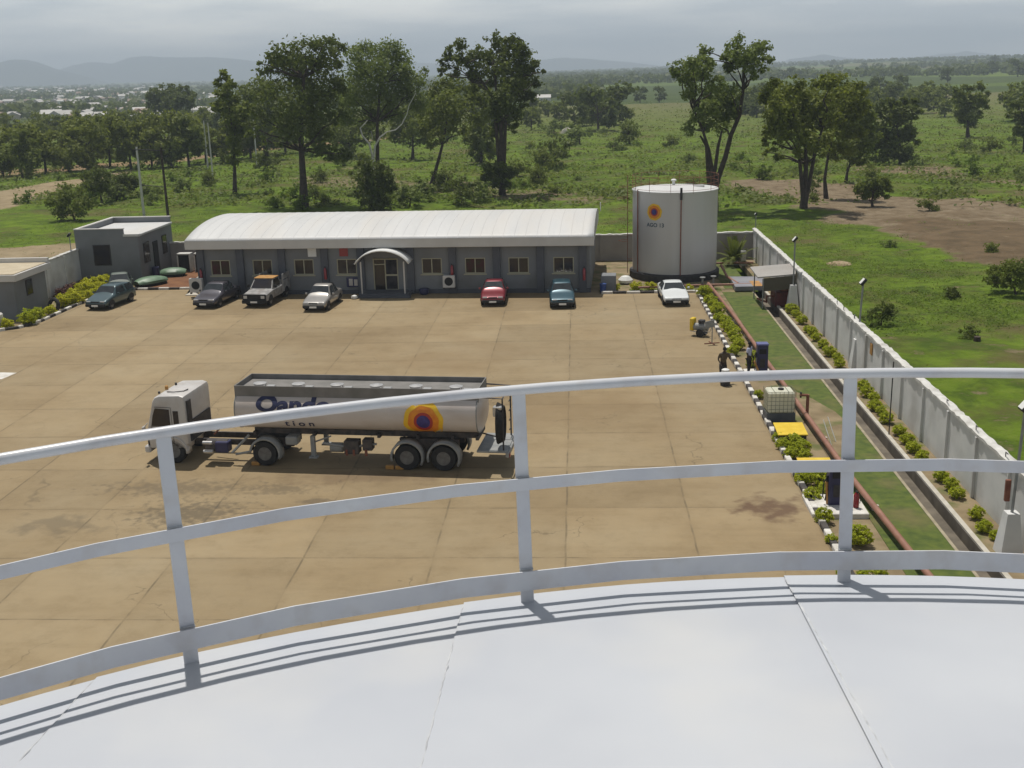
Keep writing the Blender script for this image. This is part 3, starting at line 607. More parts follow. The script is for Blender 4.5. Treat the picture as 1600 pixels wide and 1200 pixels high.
small_window(gb, 1.35, 1.35, 2.7, 2.95); small_window(gb, .9, 1.3, 2.1, 2.9, 'x', W); small_window(gb, 5.0, 1.4, 6.0, 2.9, 'x', W)
MB().box(W+.004, 2.9, 0, W+.06, 3.9, 2.7).build('door', M['black'], gb)
lb = thing('gate_office', 'small grey building with pale roof slab cut off by the left edge', 'building', (-45.5, 72.05, 0), 0)
b = MB(); b.box(0, 0, -.3, 8.2, 4.6, 2.55); b.build('wall', M['build_wall'], lb)
MB().box(-.3, -.35, 2.555, 8.55, 4.9, 3.0, bev=.02).build('roof_slab', M['fascia'], lb); MB().box(-.2, -.25, 3.003, 8.4, 4.75, 3.05).build('roof_screed', mat('sandy_screed', (.42, .35, .24), (.5, .43, .31), 1, .9), lb)
MB().box(-.3, 4.6, 3.055, 8.5, 4.85, 3.35).build('parapet', M['fascia'], lb)
small_window(lb, 1.6, 1.25, 2.5, 2.3, 'x', 8.2); small_window(lb, 6.0, 1.15, 6.75, 2.1)
tag(MB().box(-37.6, 68.6, 0, -36.9, 69.5, 1.0, bev=.1).build('bollard_block', M['kerb_white']), 'white painted concrete block at the left edge of the photo', 'block')
# tyre ring planter
tp = MB(); rows = []
for i in range(28):
    a = 2*math.pi*i/28; rows.append([(math.cos(a)*(.42+.13*math.cos(c)), .13*math.sin(c), .5+math.sin(a)*(.42+.13*math.cos(c))) for c in [2*math.pi*j/8 for j in range(8)]])
rows.append(rows[0]); tp.grid(rows, closed=True); ty = tp.build('old_tyre', M['black'], smooth=True); ty.location = (-35.9, 74.2, -.06); ty.rotation_euler = (R(-15), 0, R(-25)); tag(ty, 'old black tyre standing upright among the shrubs by the left kerb', 'tyre')
def container(x, y, rz, s, label):
    c = thing('covered_skip', label, 'container', (x, y, -.03), rz, 'green covered containers')
    rows = []
    for i in range(9):
        u = i/8; yy = (u-.5)*2.6*s; w = .75*(1-abs(2*u-1)**3*.45); h = .62*(1-abs(2*u-1)**2.5*.3)
        rows.append([(-w, yy, .22), (-w*.96, yy, h*.65), (-w*.6, yy, h), (0, yy, h*1.07), (w*.6, yy, h), (w*.96, yy, h*.65), (w, yy, .22)])
    g = MB(); g.grid(rows); g.f += [tuple(range(7)), tuple(range(56, 63))]; g.mi += [0, 0]; g.build('cover', M['green_cover'], c, True)
    MB().box(-.65, -1.05*s, 0, .65, 1.05*s, .215, bev=.04).build('base', M['black'], c); return c
container(-32.7, 84.1, R(-35), 1.0, 'larger pale green covered container on the brown earth by the guard building'); container(-32.3, 88.0, R(-80), .8, 'smaller pale green covered container farther back beside the guard building wall')
tag(MB().lathe([(.28, 0), (.3, .8), (.27, .85)], -33.4, 87.2, 14).build('blue_drum', M['blue']), 'dark blue drum against the side wall of the guard building', 'drum')
for i, (x, lab) in enumerate([(-32.0, 'left of two beige gas cylinder cages behind the brown earth yard'), (-30.6, 'right of two beige gas cylinder cages beside the office corner')]):
    t_ = thing('cage_cabinet', lab, 'cabinet', (x, 90.2, -.05), 0, 'two beige cages'); f = MB()
    for a in (-.55, .45): f.box(a, -.4, 0, a+.1, .4, 1.5)
    f.box(-.45, -.4, 1.4, .45, .4, 1.5); f.build('frame', M['coping'], t_); MB().box(-.44, -.3, .05, .44, .3, 1.39).build('door', M['black'], t_)
tag(MB().box(-28.7, 82.6, -.03, -27.9+-.35, 84.6, .75, bev=.1).build('concrete_block', M['concrete']), 'pale concrete block beside the left end of the office', 'block')

# ============================================================ FOREGROUND TANK (we stand on its roof)
TC = Vector((1.456, -1.311)); TR = 6.60; TZ0 = CAM_H-2.5
ft = thing('storage_tank', 'huge white storage tank roof with curved railing in the foreground', 'storage tank', (TC.x, TC.y, 0))
MB().lathe([(TR-.02, 0), (TR-.02, TZ0-.03)], n=120).build('shell', M['shell'], ft, True)
SLOPE = .09
def conez(r): return TZ0+(TR-r)*SLOPE
PH = R(-4.2)
SEAMS = [-3.66, -2.10, -.57, 1.02, 2.58]; xs_ = sorted([TC.x-TR-.02]+[q for q in [-3.66-1.55*k for k in range(1, 6)] if q > TC.x-TR]+SEAMS+[2.58+1.55*k for k in range(1, 6) if 2.58+1.55*k < TC.x+TR]+[TC.x+TR+.02])
b = MB()
for s in range(len(xs_)-1):      # lapped roof plates laid as parallel strips
    xa, xb = xs_[s]-TC.x, xs_[s+1]-TC.x+.012; rows = []
    for j in range(9):
        u = j/8; x = max(-TR-.02, min(TR+.02, xa+(xb-xa)*u)); hy = math.sqrt(max(0, (TR+.03)**2-x*x)); row = []
        for i in range(41):
            v = -math.cos(math.pi*i/40); y = hy*v; r = math.hypot(x, y); z = conez(r)+.009*(1-u)+(.004*math.sin(3.1*s+y*1.7)+.003*math.sin(y*4.3+s))*math.sin(math.pi*u)
            row.append((x, y, z))
        rows.append([(x, -hy, row[0][2]-.05)]+row+[(x, hy, row[-1][2]-.05)])
    b.grid(rows)
b.build('roof_plate', M['white_paint'], ft, True)
for s in range(1, len(xs_)-1):
    x = xs_[s]-TC.x; hy = math.sqrt(max(0, TR*TR-x*x)); q = random.Random(s*7+1); pts = []; rr = []; n_ = int(hy*2/.035); sl = .13/3.5 if abs(xs_[s]-1.02) < .01 else 0
    for i in range(n_+1):
        y = -hy+2*hy*i/n_; xx = x+sl*(hy-y)*.5+q.uniform(-1, 1)*.0022; r = math.hypot(xx, y); pts.append((xx, y, conez(r)+.007)); rr.append(.0022+.0030*q.random()+(.006 if q.random() > .965 else 0))
    b = MB(); b.tube(pts, rr, 5); b.build('weld_seam', M['bead'], ft)
for yy in (2.95, 1.5):
    b = MB(); pts = []; rr = []; q = random.Random(int(yy*10))
    for i in range(120):
        x = -4.6+9.2*i/119; y = yy-TC.y-.0; r = math.hypot(x, y+.02*math.sin(i*.3)); pts.append((x, y+.004*q.uniform(-1, 1), conez(r)+.006)); rr.append(.0012+.0012*q.random())
    b.tube(pts, rr, 4); b.build('cross_seam', M['white_paint'], ft)
RR = 6.53
def ring(z, r, n=104): return [(math.sin(2*math.pi*i/n)*r, math.cos(2*math.pi*i/n)*r, z) for i in range(n+1)]
b = MB(); b.tube(ring(CAM_H-1.444, RR+.095), .025, 12, caps=False); b.build('handrail', M['rail_paint'], ft, True)
def flat(z0, z1, r, th, name, nn=52, bow=0):
    rows = []
    for i in range(nn+1):
        a = 2*math.pi*i/nn+PH; s_, c_ = math.sin(a), math.cos(a); dz = bow*math.sin(i*1.7)
        rows.append([(s_*(r-th), c_*(r-th), z0+dz), (s_*r, c_*r, z0+dz), (s_*r, c_*r, z1+dz), (s_*(r-th), c_*(r-th), z1+dz)])
    g = MB(); g.grid(rows, closed=True); g.build(name, M['rail_paint'], ft)
flat(CAM_H-1.920, CAM_H-1.860, RR+.045, .008, 'mid_rail', 52, .002)
flat(CAM_H-2.414, CAM_H-2.316, RR-.003, .008, 'toe_board', 52, .002)
for k in range(26):
    a = R(-1.38)+2*math.pi*k/26; s_, c_ = math.sin(a), math.cos(a)
    k_ = .085; zb_ = TZ0; X = Matrix(((c_, s_, s_*k_, s_*(RR-k_*zb_)), (-s_, c_, c_*k_, c_*(RR-k_*zb_)), (0, 0, 1, 0), (0, 0, 0, 1)))
    p = MB(); z0 = TZ0-.03; z1 = CAM_H-1.455
    p.box(-.032, .0, z0, .032, .008, z1, M4=X, bev=.002); p.box(.024, .0085, z0, .032, .055, z1, M4=X)
    p.lathe([(.001, 0), (.001, 0)], 0, 0, 3) if False else None
    wb = MB(); q = random.Random(k)
    for zz in (CAM_H-1.862, CAM_H-1.918, CAM_H-2.318): wb.tube([X @ Vector((u*.033, -.004, zz)) for u in (-1, -.5, 0, .5, 1)], [.003+.003*q.random() for _ in range(5)], 5)
    po = p.build('post', M['rail_paint'], ft); wb.build('weld_bead', M['bead'], po)

# ============================================================ SMALL WHITE TANK BY THE REAR WALL
t2 = thing('fuel_tank', 'tall white cylindrical fuel tank with round sun logo by the rear wall', 'storage tank', (7.22, 85.0, 0))
r2 = 3.12; h2 = 6.42
M['tank2'] = mat('fuel_tank_shell', (.48, .47, .46), (.54, .53, .52), .5, .38, metal=.1, stretch=(1, 1, .05), c3=(.36, .32, .29), s3=.5, f3=.4)
MB().lathe([(r2, .5), (r2, h2)], n=72).build('shell', M['tank2'], t2, True)
MB().lathe([(r2+.05, h2-.06), (r2+.05, h2+.01), (r2-.1, h2+.02), (1.5, h2+.16), (.1, h2+.24)], n=72).build('roof', M['roof'], t2, True)
MB().lathe([(r2+.22, -.1), (r2+.22, .42), (r2+.12, .49), (r2+.01, .495)], n=64).build('plinth', M['dark'], t2, True)
rr_ = MB(); n = 12
for k in range(n):
    a = 2*math.pi*(k+.35)/n; rr_.tube([(math.sin(a)*(r2+.02), math.cos(a)*(r2+.02), h2-.1), (math.sin(a)*(r2+.02), math.cos(a)*(r2+.02), h2+1.0)], .016, 5)
for z in (.12, .55, 1.0): rr_.tube([(math.sin(2*math.pi*i/48)*(r2+.02), math.cos(2*math.pi*i/48)*(r2+.02), h2+z) for i in range(49)], .014, 5, caps=False)
rr_.build('roof_railing', M['rust'], t2)
def rad(a, r, z): return (math.sin(a)*r, -math.cos(a)*r, z)     # a = angle from the side facing the camera
b = MB(); a = R(3); b.tube([rad(a, r2+.12, .3), rad(a, r2+.12, h2+.1)], .042, 8); b.build('drain_pipe', M['rust'], t2)
MB().tube([rad(R(3), r2+.12, h2-.5), rad(R(3), r2+.12, h2+.35)], .085, 8).build('pipe_head', M['dark'], t2)
MB().tube([rad(R(-62), r2+.08, .2), rad(R(-62), r2+.08, h2+.1)], .045, 6).build('side_pipe', M['rust'], t2)
b = MB(); a = R(-92)
for da in (-.09, .09): b.tube([rad(a+da, r2+.38, .2), rad(a+da, r2+.38, h2+1.0)], .025, 5)
for i in range(21): b.tube([rad(a-.09, r2+.38, .4+i*.3), rad(a+.09, r2+.38, .4+i*.3)], .016, 5)
for z in (1.2, 3, 4.8): b.tube([rad(a, r2, z), rad(a, r2+.38, z)], .02, 5)
for z in (2.6, 3.4, 4.2, 5.0, 5.8, 6.6): b.tube([rad(a+.09, r2+.38, z), rad(a+.16, r2+.75, z), rad(a, r2+1.05, z), rad(a-.16, r2+.75, z), rad(a-.09, r2+.38, z)], .016, 5)
b.build('ladder', M['rust'], t2)
b = MB(); b.lathe([(.10, h2+.1), (.10, h2+.5), (.2, h2+.54), (.2, h2+.62), (.05, h2+.7)], -.1, .2, 14); b.build('vent', M['white'], t2, True)
b = MB(); b.box(1.3, -.5, h2+.1, 2.1, .3, h2+.24, bev=.03); b.build('hatch', M['alum'], t2)
def ringdisc(mapf, r_out, rings, nseg=48, wob=0):
    rows = []
    for r in rings: rows.append([mapf(r*math.cos(2*math.pi*k/nseg)*(1+wob*math.sin(8*2*math.pi*k/nseg)), r*math.sin(2*math.pi*k/nseg)*(1+wob*math.sin(8*2*math.pi*k/nseg))) for k in range(nseg)])
    return rows
M['logo_y'] = mat('logo_yellow', (.72, .42, .01), (.78, .50, .02), 3, .5); M['logo_o'] = mat('logo_orange', (.62, .17, .008), (.72, .26, .01), 4, .5)
M['logo_r'] = mat('logo_red', (.36, .03, .02), rough=.5); M['logo_b'] = mat('logo_blue', (.03, .02, .13), (.04, .04, .22), 6, .5)
def sunlogo(parent, mapf, rad_, name='sun_logo', wob=.025):
    for i, (m_, ra, off) in enumerate([(M['logo_y'], 1.0, .004), (M['logo_o'], .78, .007), (M['logo_r'], .48, .010), (M['logo_b'], .34, .013)]):
        g = MB(); g.grid(ringdisc(lambda u, v: mapf(u, v, off), 1, [rad_*ra*q for q in (1, .8, .6, .4, .2, .01)], 48, wob if i < 2 else .01), closed=True); g.build('logo_ring', m_, parent)
def cylmap(a0, z0, r):
    return lambda u, v, off=.004: (math.sin(a0+u/r)*(r+off), -math.cos(a0+u/r)*(r+off), z0+v)
sunlogo(t2, cylmap(R(-33), 5.02, r2), .60)
fm = cylmap(R(-39), 3.95, r2)
text_mesh('lettering', 'AGO 13', .40, mat('teal_letters', (.02, .06, .10)), t2, lambda x, y: fm(x-.30, y, .012), .006)
text_mesh

# ============================================================ TANKER TRUCK
tx0, ty0 = at(285, 723).x, at(285, 723).y
ty0 -= .12; tyaw = R(-5.7)
tt = thing('tanker_truck', 'white articulated tanker truck with sun logo parked in the middle of the yard', 'tanker truck', (tx0, ty0, 0), tyaw)
# local: +x to the rear, +y away from the camera, near side plane y=0
Wt = 2.5
def wheel(parent, x, y, r=.52, w=.3, side=-1, name='wheel', deep=.10):
    """wheel with hub facing -y when side=-1"""
    e = MB(); s = side
    e.lathe([(r*.53, y+s*w/2), (r*.93, y+s*w/2), (r, y+s*(w/2-.05)), (r, y-s*(w/2-.05)), (r*.93, y-s*w/2), (r*.62, y-s*w/2)], 0, 0, 32, axis='y')
    o = e.build(name, M['black'], parent, True); o.location = (x, 0, r)
    h = MB(); h.lathe([(r*.54, y+s*(w/2+.005)), (r*.48, y+s*(w/2-.02)), (r*.34, y+s*(w/2-deep)), (r*.20, y+s*(w/2-deep)), (r*.18, y+s*(w/2-.01)), (r*.05, y+s*(w/2+.0))], 0, 0, 28, axis='y')
    h.build('rim', M['rim'], o, True)
    k = MB()
    for i in range(8):
        a = 2*math.pi*i/8; k.lathe([(r*.045, y+s*(w/2-deep+.0)), (r*.045, y+s*(w/2-deep+.035))], math.cos(a)*r*.27, math.sin(a)*r*.27, 6, axis='y')
    k.build('wheel_nuts', M['alum'], o)
    return o
def arc_fender(parent, x, r, y0, y1, a0, a1, name='mudguard', zc=.52, m='fender'):
    rows = []
    for i in range(15):
        a = a0+(a1-a0)*i/14; rows.append([(x+math.cos(a)*r, y0, zc+math.sin(a)*r), (x+math.cos(a)*r, y1, zc+math.sin(a)*r)])
    g = MB(); g.grid(rows); rows2 = []
    for i in range(15):
        a = a0+(a1-a0)*i/14; rows2.append([(x+math.cos(a)*r, y0-.002, zc+math.sin(a)*r), (x+math.cos(a)*(r-.09), y0-.002, zc+math.sin(a)*(r-.09))])
    g.grid(rows2); o = g.build(name, M[m], parent, True); s = o.modifiers.new('t', 'SOLIDIFY'); s.thickness = .02; return o
# chassis
b = MB()
for y in (.75, 1.65): b.box(-1.0, y, .62, 4.6, y+.09, .86)
b.box(-1.2, .4, .45, -1.0, 2.1, .7); b.box(3.0, .75, .87, 4.4, 1.74, .98)
for x in (0, 3.6): b.box(x-.08, .3, .45, x+.08, 2.2, .6)
b.build('chassis', M['chassis'], tt)
# cab: rounded box with raked windscreen
def cab_section(y):
    return [(-1.32, .62), (-1.36, 1.35), (-1.30, 1.62), (-1.02, 2.60), (-.90, 2.78), (-.70, 2.86), (.18, 2.90), (.36, 2.84), (.40, 2.70), (.40, .85), (.32, .80), (.30, .62)]
cb_ = MB(); prof = cab_section(0)
def shrink(p, k, cz=1.7, cx=-.25): return [(cx+(x-cx)*(1-k), cz+(z-cz)*(1-k*.6)) for x, z in p]
rows = []
for y, k in ((.02, .10), (.04, .04), (.12, 0), (1.25, -.005), (2.38, 0), (2.46, .04), (2.48, .10)): rows.append([(x, y, z) for x, z in shrink(prof, k)])
cb_.grid(rows, closed=True); n_ = len(prof); cb_.f.append(tuple(range(n_))); cb_.mi.append(0); cb_.f.append(tuple(range(6*n_, 7*n_))); cb_.mi.append(0)
cab = cb_.build('cab', M['truck_white'], tt, True)
g = MB(); g.add([(-1.315, .22, 1.66), (-1.315, 2.28, 1.66), (-1.055, 2.2, 2.52), (-1.055, .3, 2.52)], [(0, 1, 2, 3)]); o = g.build('windscreen', M['glass'], cab); s = o.modifiers.new('t', 'SOLIDIFY'); s.thickness = .03; s.offset = 0
g = MB(); g.add([(-1.12, .008, 1.60), (-.30, .008, 1.60), (-.30, .008, 2.30), (-.90, .008, 2.34), (-1.02, .008, 2.05)], [(0, 1, 2, 3, 4)]); o = g.build('door_window', M['glass'], cab); s = o.modifiers.new('t', 'SOLIDIFY'); s.thickness = .02; s.offset = 0
g = MB(); g.box(-.14, -.004, 1.62, .08, .012, 2.24); g.build('rear_quarter_window', M['glass'], cab)
g = MB(); g.tube([(-1.14, 0, 1.0), (-1.14, 0, 1.58), (-.22, 0, 1.58), (-.22, 0, .85)], .012, 4); g.tube([(-.22, 0, 1.6), (-.22, 0, 2.38), (-.92, 0, 2.40)], .012, 4); g.build('door_seam', M['chassis'], cab)
g = MB(); g.tube([(-.42, -.03, 1.45), (-.28, -.03, 1.45)], .02, 6); g.build('door_handle', M['dark'], cab)
g = MB(); g.box(-1.42, .1, .70, -1.345, 2.4, 1.30, bev=.03); g.build('grille', M['chassis'], cab)
g = MB(); g.box(-1.55, .02, .42, -1.30, 2.48, .72, bev=.05); g.build('bumper', M['truck_white'], tt)
for y in (.3, 2.0): MB().box(-1.57, y, .48, -1.552, y+.25, .64, bev=.005).build('headlight', M['alum'], tt)
g = MB(); g.box(-1.50, -.14, 1.22, -1.42, .10, 1.58, bev=.03); g.tube([(-1.3, .05, 1.7), (-1.46, -.02, 1.5)], .02, 5); g.build('mirror', M['truck_white'], cab)
g = MB(); g.box(-1.66, 2.35, 1.62, -1.55, 2.62, 1.9, bev=.03); g.tube([(-1.3, 2.4, 1.9), (-1.6, 2.5, 1.8)], .02, 5); g.build('mirror', M['white'], cab)
g = MB(); g.tube([(-.55, .55, 2.90), (-.2, .42, 2.93), (.15, .6, 2.93), (.2, .9, 2.93)], .02, 5); g.build('roof_hose', M['dark'], cab)
MB().lathe([(.07, 2.86), (.07, 3.0), (.03, 3.04)], -.78, 1.0, 10).build('beacon', M['orange'], cab, True)
MB().lathe([(.05, 2.84), (.05, 2.93)], -.85, .45, 8).build('marker_light', M['dark'], cab); MB().lathe([(.05, 2.86), (.05, 2.96)], -.7, 1.7, 8).build('marker_light', M['dark'], cab)
MB().box(.405, .25, .9, .45, 2.25, 1.75).build('cab_rear_panel', M['dark'], cab)
g = MB(); g.box(.405, .12, 1.75, .46, .5, 2.65, bev=.01); g.build('air_intake', M['dark'], cab)
arc_fender(tt, -.28, .63, .0, .4, R(-8), R(188), 'front_wheel_arch', m='truck_white')
wheel(tt, -.28, .17); wheel(tt, -.28, 2.33, side=1)
for y, sd_ in ((.24, -1), (2.26, 1)):
    wheel(tt, 3.62, y, w=.46, side=sd_, deep=.2); arc_fender(tt, 3.62, .66, 0 if sd_ < 0 else 2.02, .48 if sd_ < 0 else 2.5, R(-20), R(178))
g = MB(); g.lathe([(.24, 1.05), (.27, 1.08), (.27, 1.95), (.24, 1.98)], .35, .72, 18, axis='x'); o = g.build('fuel_tank', M['chassis'], tt, True)
for x in (1.1, 1.1): pass
b = MB(); b.tube([(1.02, .02, .93), (1.42, .02, .93)], .075, 10); b.tube([(1.02, .02, .55), (1.42, .02, .55)], .075, 10); b.build('air_cylinder', M['alum'], tt, True)
b = MB(); b.box(1.5, .05, .50, 2.05, .5, .95, bev=.03); b.build('battery_box', M['blue'], tt)
b = MB(); b.tube([(2.2, .1, .50), (2.95, .2, 1.25)], .06, 6); b.tube([(2.35, .1, .44), (2.95, .12, .56)], .05, 6); b.build('step_bracket', M['fender'], tt)
b = MB(); b.tube([(1.0, 1.2, .9), (1.5, 1.2, 1.4), (1.9, 1.2, 1.6)], .04, 6); b.build('air_line', M['rust'], tt)
# tank body: elliptical, slightly narrower at ends
tz, ta, tb_ = 2.22, 1.25, .84; tx_0, tx_1 = 2.5, 12.35
def tyz(th): # super ellipse
    c, s = math.cos(th), math.sin(th); e = .82
    return (1.25+ta*math.copysign(abs(c)**e, c), tz+tb_*math.copysign(abs(s)**e, s))
rows = []
for x, k in ((tx_0-.16, .02), (tx_0-.14, .55), (tx_0-.06, .88), (tx_0, 1), (tx_0+.1, 1.0), (5.4, 1), (5.42, 1.006), (5.46, 1.006), (5.48, 1), (8.8, 1), (8.82, 1.006), (8.86, 1.006), (8.88, 1), (tx_1-.1, 1), (tx_1, 1), (tx_1+.07, .88), (tx_1+.16, .55), (tx_1+.18, .02)):
    rows.append([(x, 1.25+(tyz(2*math.pi*j/40)[0]-1.25)*k, tz+(tyz(2*math.pi*j/40)[1]-tz)*k) for j in range(40)])
g = MB(); g.grid(rows, closed=True); body = g.build('tank_body', M['tank_white'], tt, True)
for xe in (tx_0, tx_1):
    g = MB(); g.tube([(xe, *tyz(2*math.pi*j/40)) for j in range(41)], .025, 6, caps=False); g.build('end_rim', M['fender'], body)
# walkway with coaming plates
g = MB(); z0, z1 = tz+.52, tz+1.06
for y, yy in ((.30, .34), (2.16, 2.20)): g.box(tx_0-.05, y, z0, tx_1+.05, yy, z1, bev=.01)
for x in (tx_0-.05, tx_1+.01): g.box(x, .345, z0, x+.04, 2.155, z1)
g.box(tx_0, .345, tz+.80, tx_1, 2.155, tz+.845)
cg = g.build('walkway_coaming', M['tank_top'], tt)
for i in range(6):
    x = 3.3+i*1.62; g = MB(); g.lathe([(.24, tz+.85), (.24, tz+.98), (.27, tz+.985), (.27, tz+1.01), (.05, tz+1.05)], x, .95, 20); g.build('manhole', M['alum'], cg, True)
    g = MB(); g.box(x+.3, .8, tz+.85, x+.62, 1.05, tz+.92, bev=.01); g.build('vent_cap', M['alum'], cg)
# text and logo wrapped on the near side
def sidemap(u, z, off):
    s = (z-tz)/tb_; s = max(-.98, min(.98, s)); th = math.asin(math.copysign(abs(s)**(1/.82), s)); y = 1.25-ta*abs(math.cos(th))**.82
    return (u, y-off*abs(math.cos(th)), z+off*math.sin(th))
M['navy'] = mat('navy_letters', (.012, .015, .055), (.02, .025, .08), 5, .6)
text_mesh('lettering', 'Oando', .76, M['navy'], body, lambda x, y: sidemap(3.40+x*1.45, 2.34+y, .014), .034, 3)
text_mesh('lettering', 't i o n', .36, M['navy'], body, lambda x, y: sidemap(4.55+x*1.4, 1.70+y, .014), .006, 2)
sunlogo(body, lambda u, v, off: sidemap(10.24+u, 2.02+v, off*1.5), .80)
# subframe, landing legs, gear
b = MB()
for y in (.7, 1.7): b.box(3.0, y, 1.18, 12.3, y+.1, 1.40)
for x in (3.0, 5.5, 8.2, 9.8, 11.2, 12.2): b.box(x, .5, 1.15, x+.12, 2.0, 1.30)
b.build('subframe', M['chassis'], tt)
for y in (.35, 2.0): 
    b = MB(); b.box(5.45, y, .35, 5.62, y+.16, 1.2); b.box(5.36, y-.07, .28, 5.71, y+.23, .35); b.build('landing_leg', M['fender'], tt)
b = MB(); b.tube([(5.5, .45, .9), (6.3, .45, 1.2)], .035, 6); b.lathe([(.18, 6.25), (.2, 6.28), (.2, 6.75), (.18, 6.78)], .5, .72, 14, axis='x'); b.tube([(6.0, .3, .95), (7.1, .3, .8), (8.2, .35, .95)], .05, 8); b.build('pipework', M['fender'], tt, True)
b = MB(); b.box(6.9, .15, .55, 7.5, .6, 1.1, bev=.02); b.box(7.65, .2, .7, 8.05, .6, 1.15, bev=.02); b.build('valve_box', M['chassis'], tt)
b = MB()
for x in (7.0, 7.3, 7.8): b.tube([(x, .18, .5), (x, .18, .75)], .06, 8)
b.build('outlet_valve', M['rust'], tt, True)
b = MB(); b.box(4.45, .2, .85, 4.95, .7, 1.2, bev=.04); b.build('tool_box', M['fender'], tt)
for x in (9.50, 10.98):
    for y, sd_ in ((.24, -1), (2.26, 1)):
        wheel(tt, x, y, w=.46, side=sd_, deep=.2); arc_fender(tt, x, .68, 0 if sd_ < 0 else 2.02, .48 if sd_ < 0 else 2.5, R(-28), R(195))
    MB().box(x-.08, .45, .44, x+.08, 2.05, .6).build('axle', M['chassis'], tt)
b = MB(); b.box(9.1, .55, .62, 11.5, .75, 1.15); b.box(9.1, 1.75, .62, 11.5, 1.95, 1.15); b.build('suspension', M['chassis'], tt)
# rear end: hose carrier frame, spare wheel, ladder, platform
b = MB(); b.box(12.3, .1, .78, 13.5, 2.4, .86, bev=.01); b.box(13.45, .05, .62, 13.58, 2.45, .82, bev=.02); b.build('rear_platform', M['fender'], tt)
b = MB()
for y in (.25, 2.2):
    b.tube([(13.35, y, .86), (13.35, y, 2.95), (12.4, y, 3.0)], .035, 6)
for z in (1.2, 1.6, 2.0, 2.4, 2.8): b.tube([(13.35, 1.8, z), (13.35, 2.2, z)], .022, 5)
b.tube([(13.35, .25, 2.95), (13.35, 2.2, 2.95)], .03, 6); b.tube([(13.35, .25, 1.35), (12.5, .4, 1.5)], .03, 6); b.build('rear_frame', M['dark'], tt)
sw = MB(); rr3 = .66
for i in range(5): sw.tube([(13.10+.055*i, .45+math.cos(2*math.pi*k/32)*.50+.15, 1.85+math.sin(2*math.pi*k/32)*(.82-.03*i)) for k in range(33)], .036, 6, caps=False)
sw.build('coiled_hose', M['black'], tt, True)
MB().box(12.95, .3, 2.2, 13.3, .55, 2.6, bev=.03).build('reflector_box', M['alum'], tt)
for y in (.15, 2.15): MB().box(13.585, y, .6, 13.62, y+.2, .75).build('tail_light', M['red'], tt)
for x in (9.0, 8.6, 3.0): tag(MB().box(0, 0, 0, .34, .16, .16, bev=.02).build('wheel_chock', M['orange']), {9.0: 'small orange wheel chock on the ground beside the rear axles of the tanker', 8.6: 'second orange chock just ahead of the rear axles under the tanker', 3.0: 'orange wheel chock by the drive wheel of the tanker'}[x], 'chock').matrix_world = Matrix.Translation((tx0, ty0, 0)) @ Matrix.Rotation(tyaw, 4, 'Z') @ Matrix.Translation((x, .02, 0))

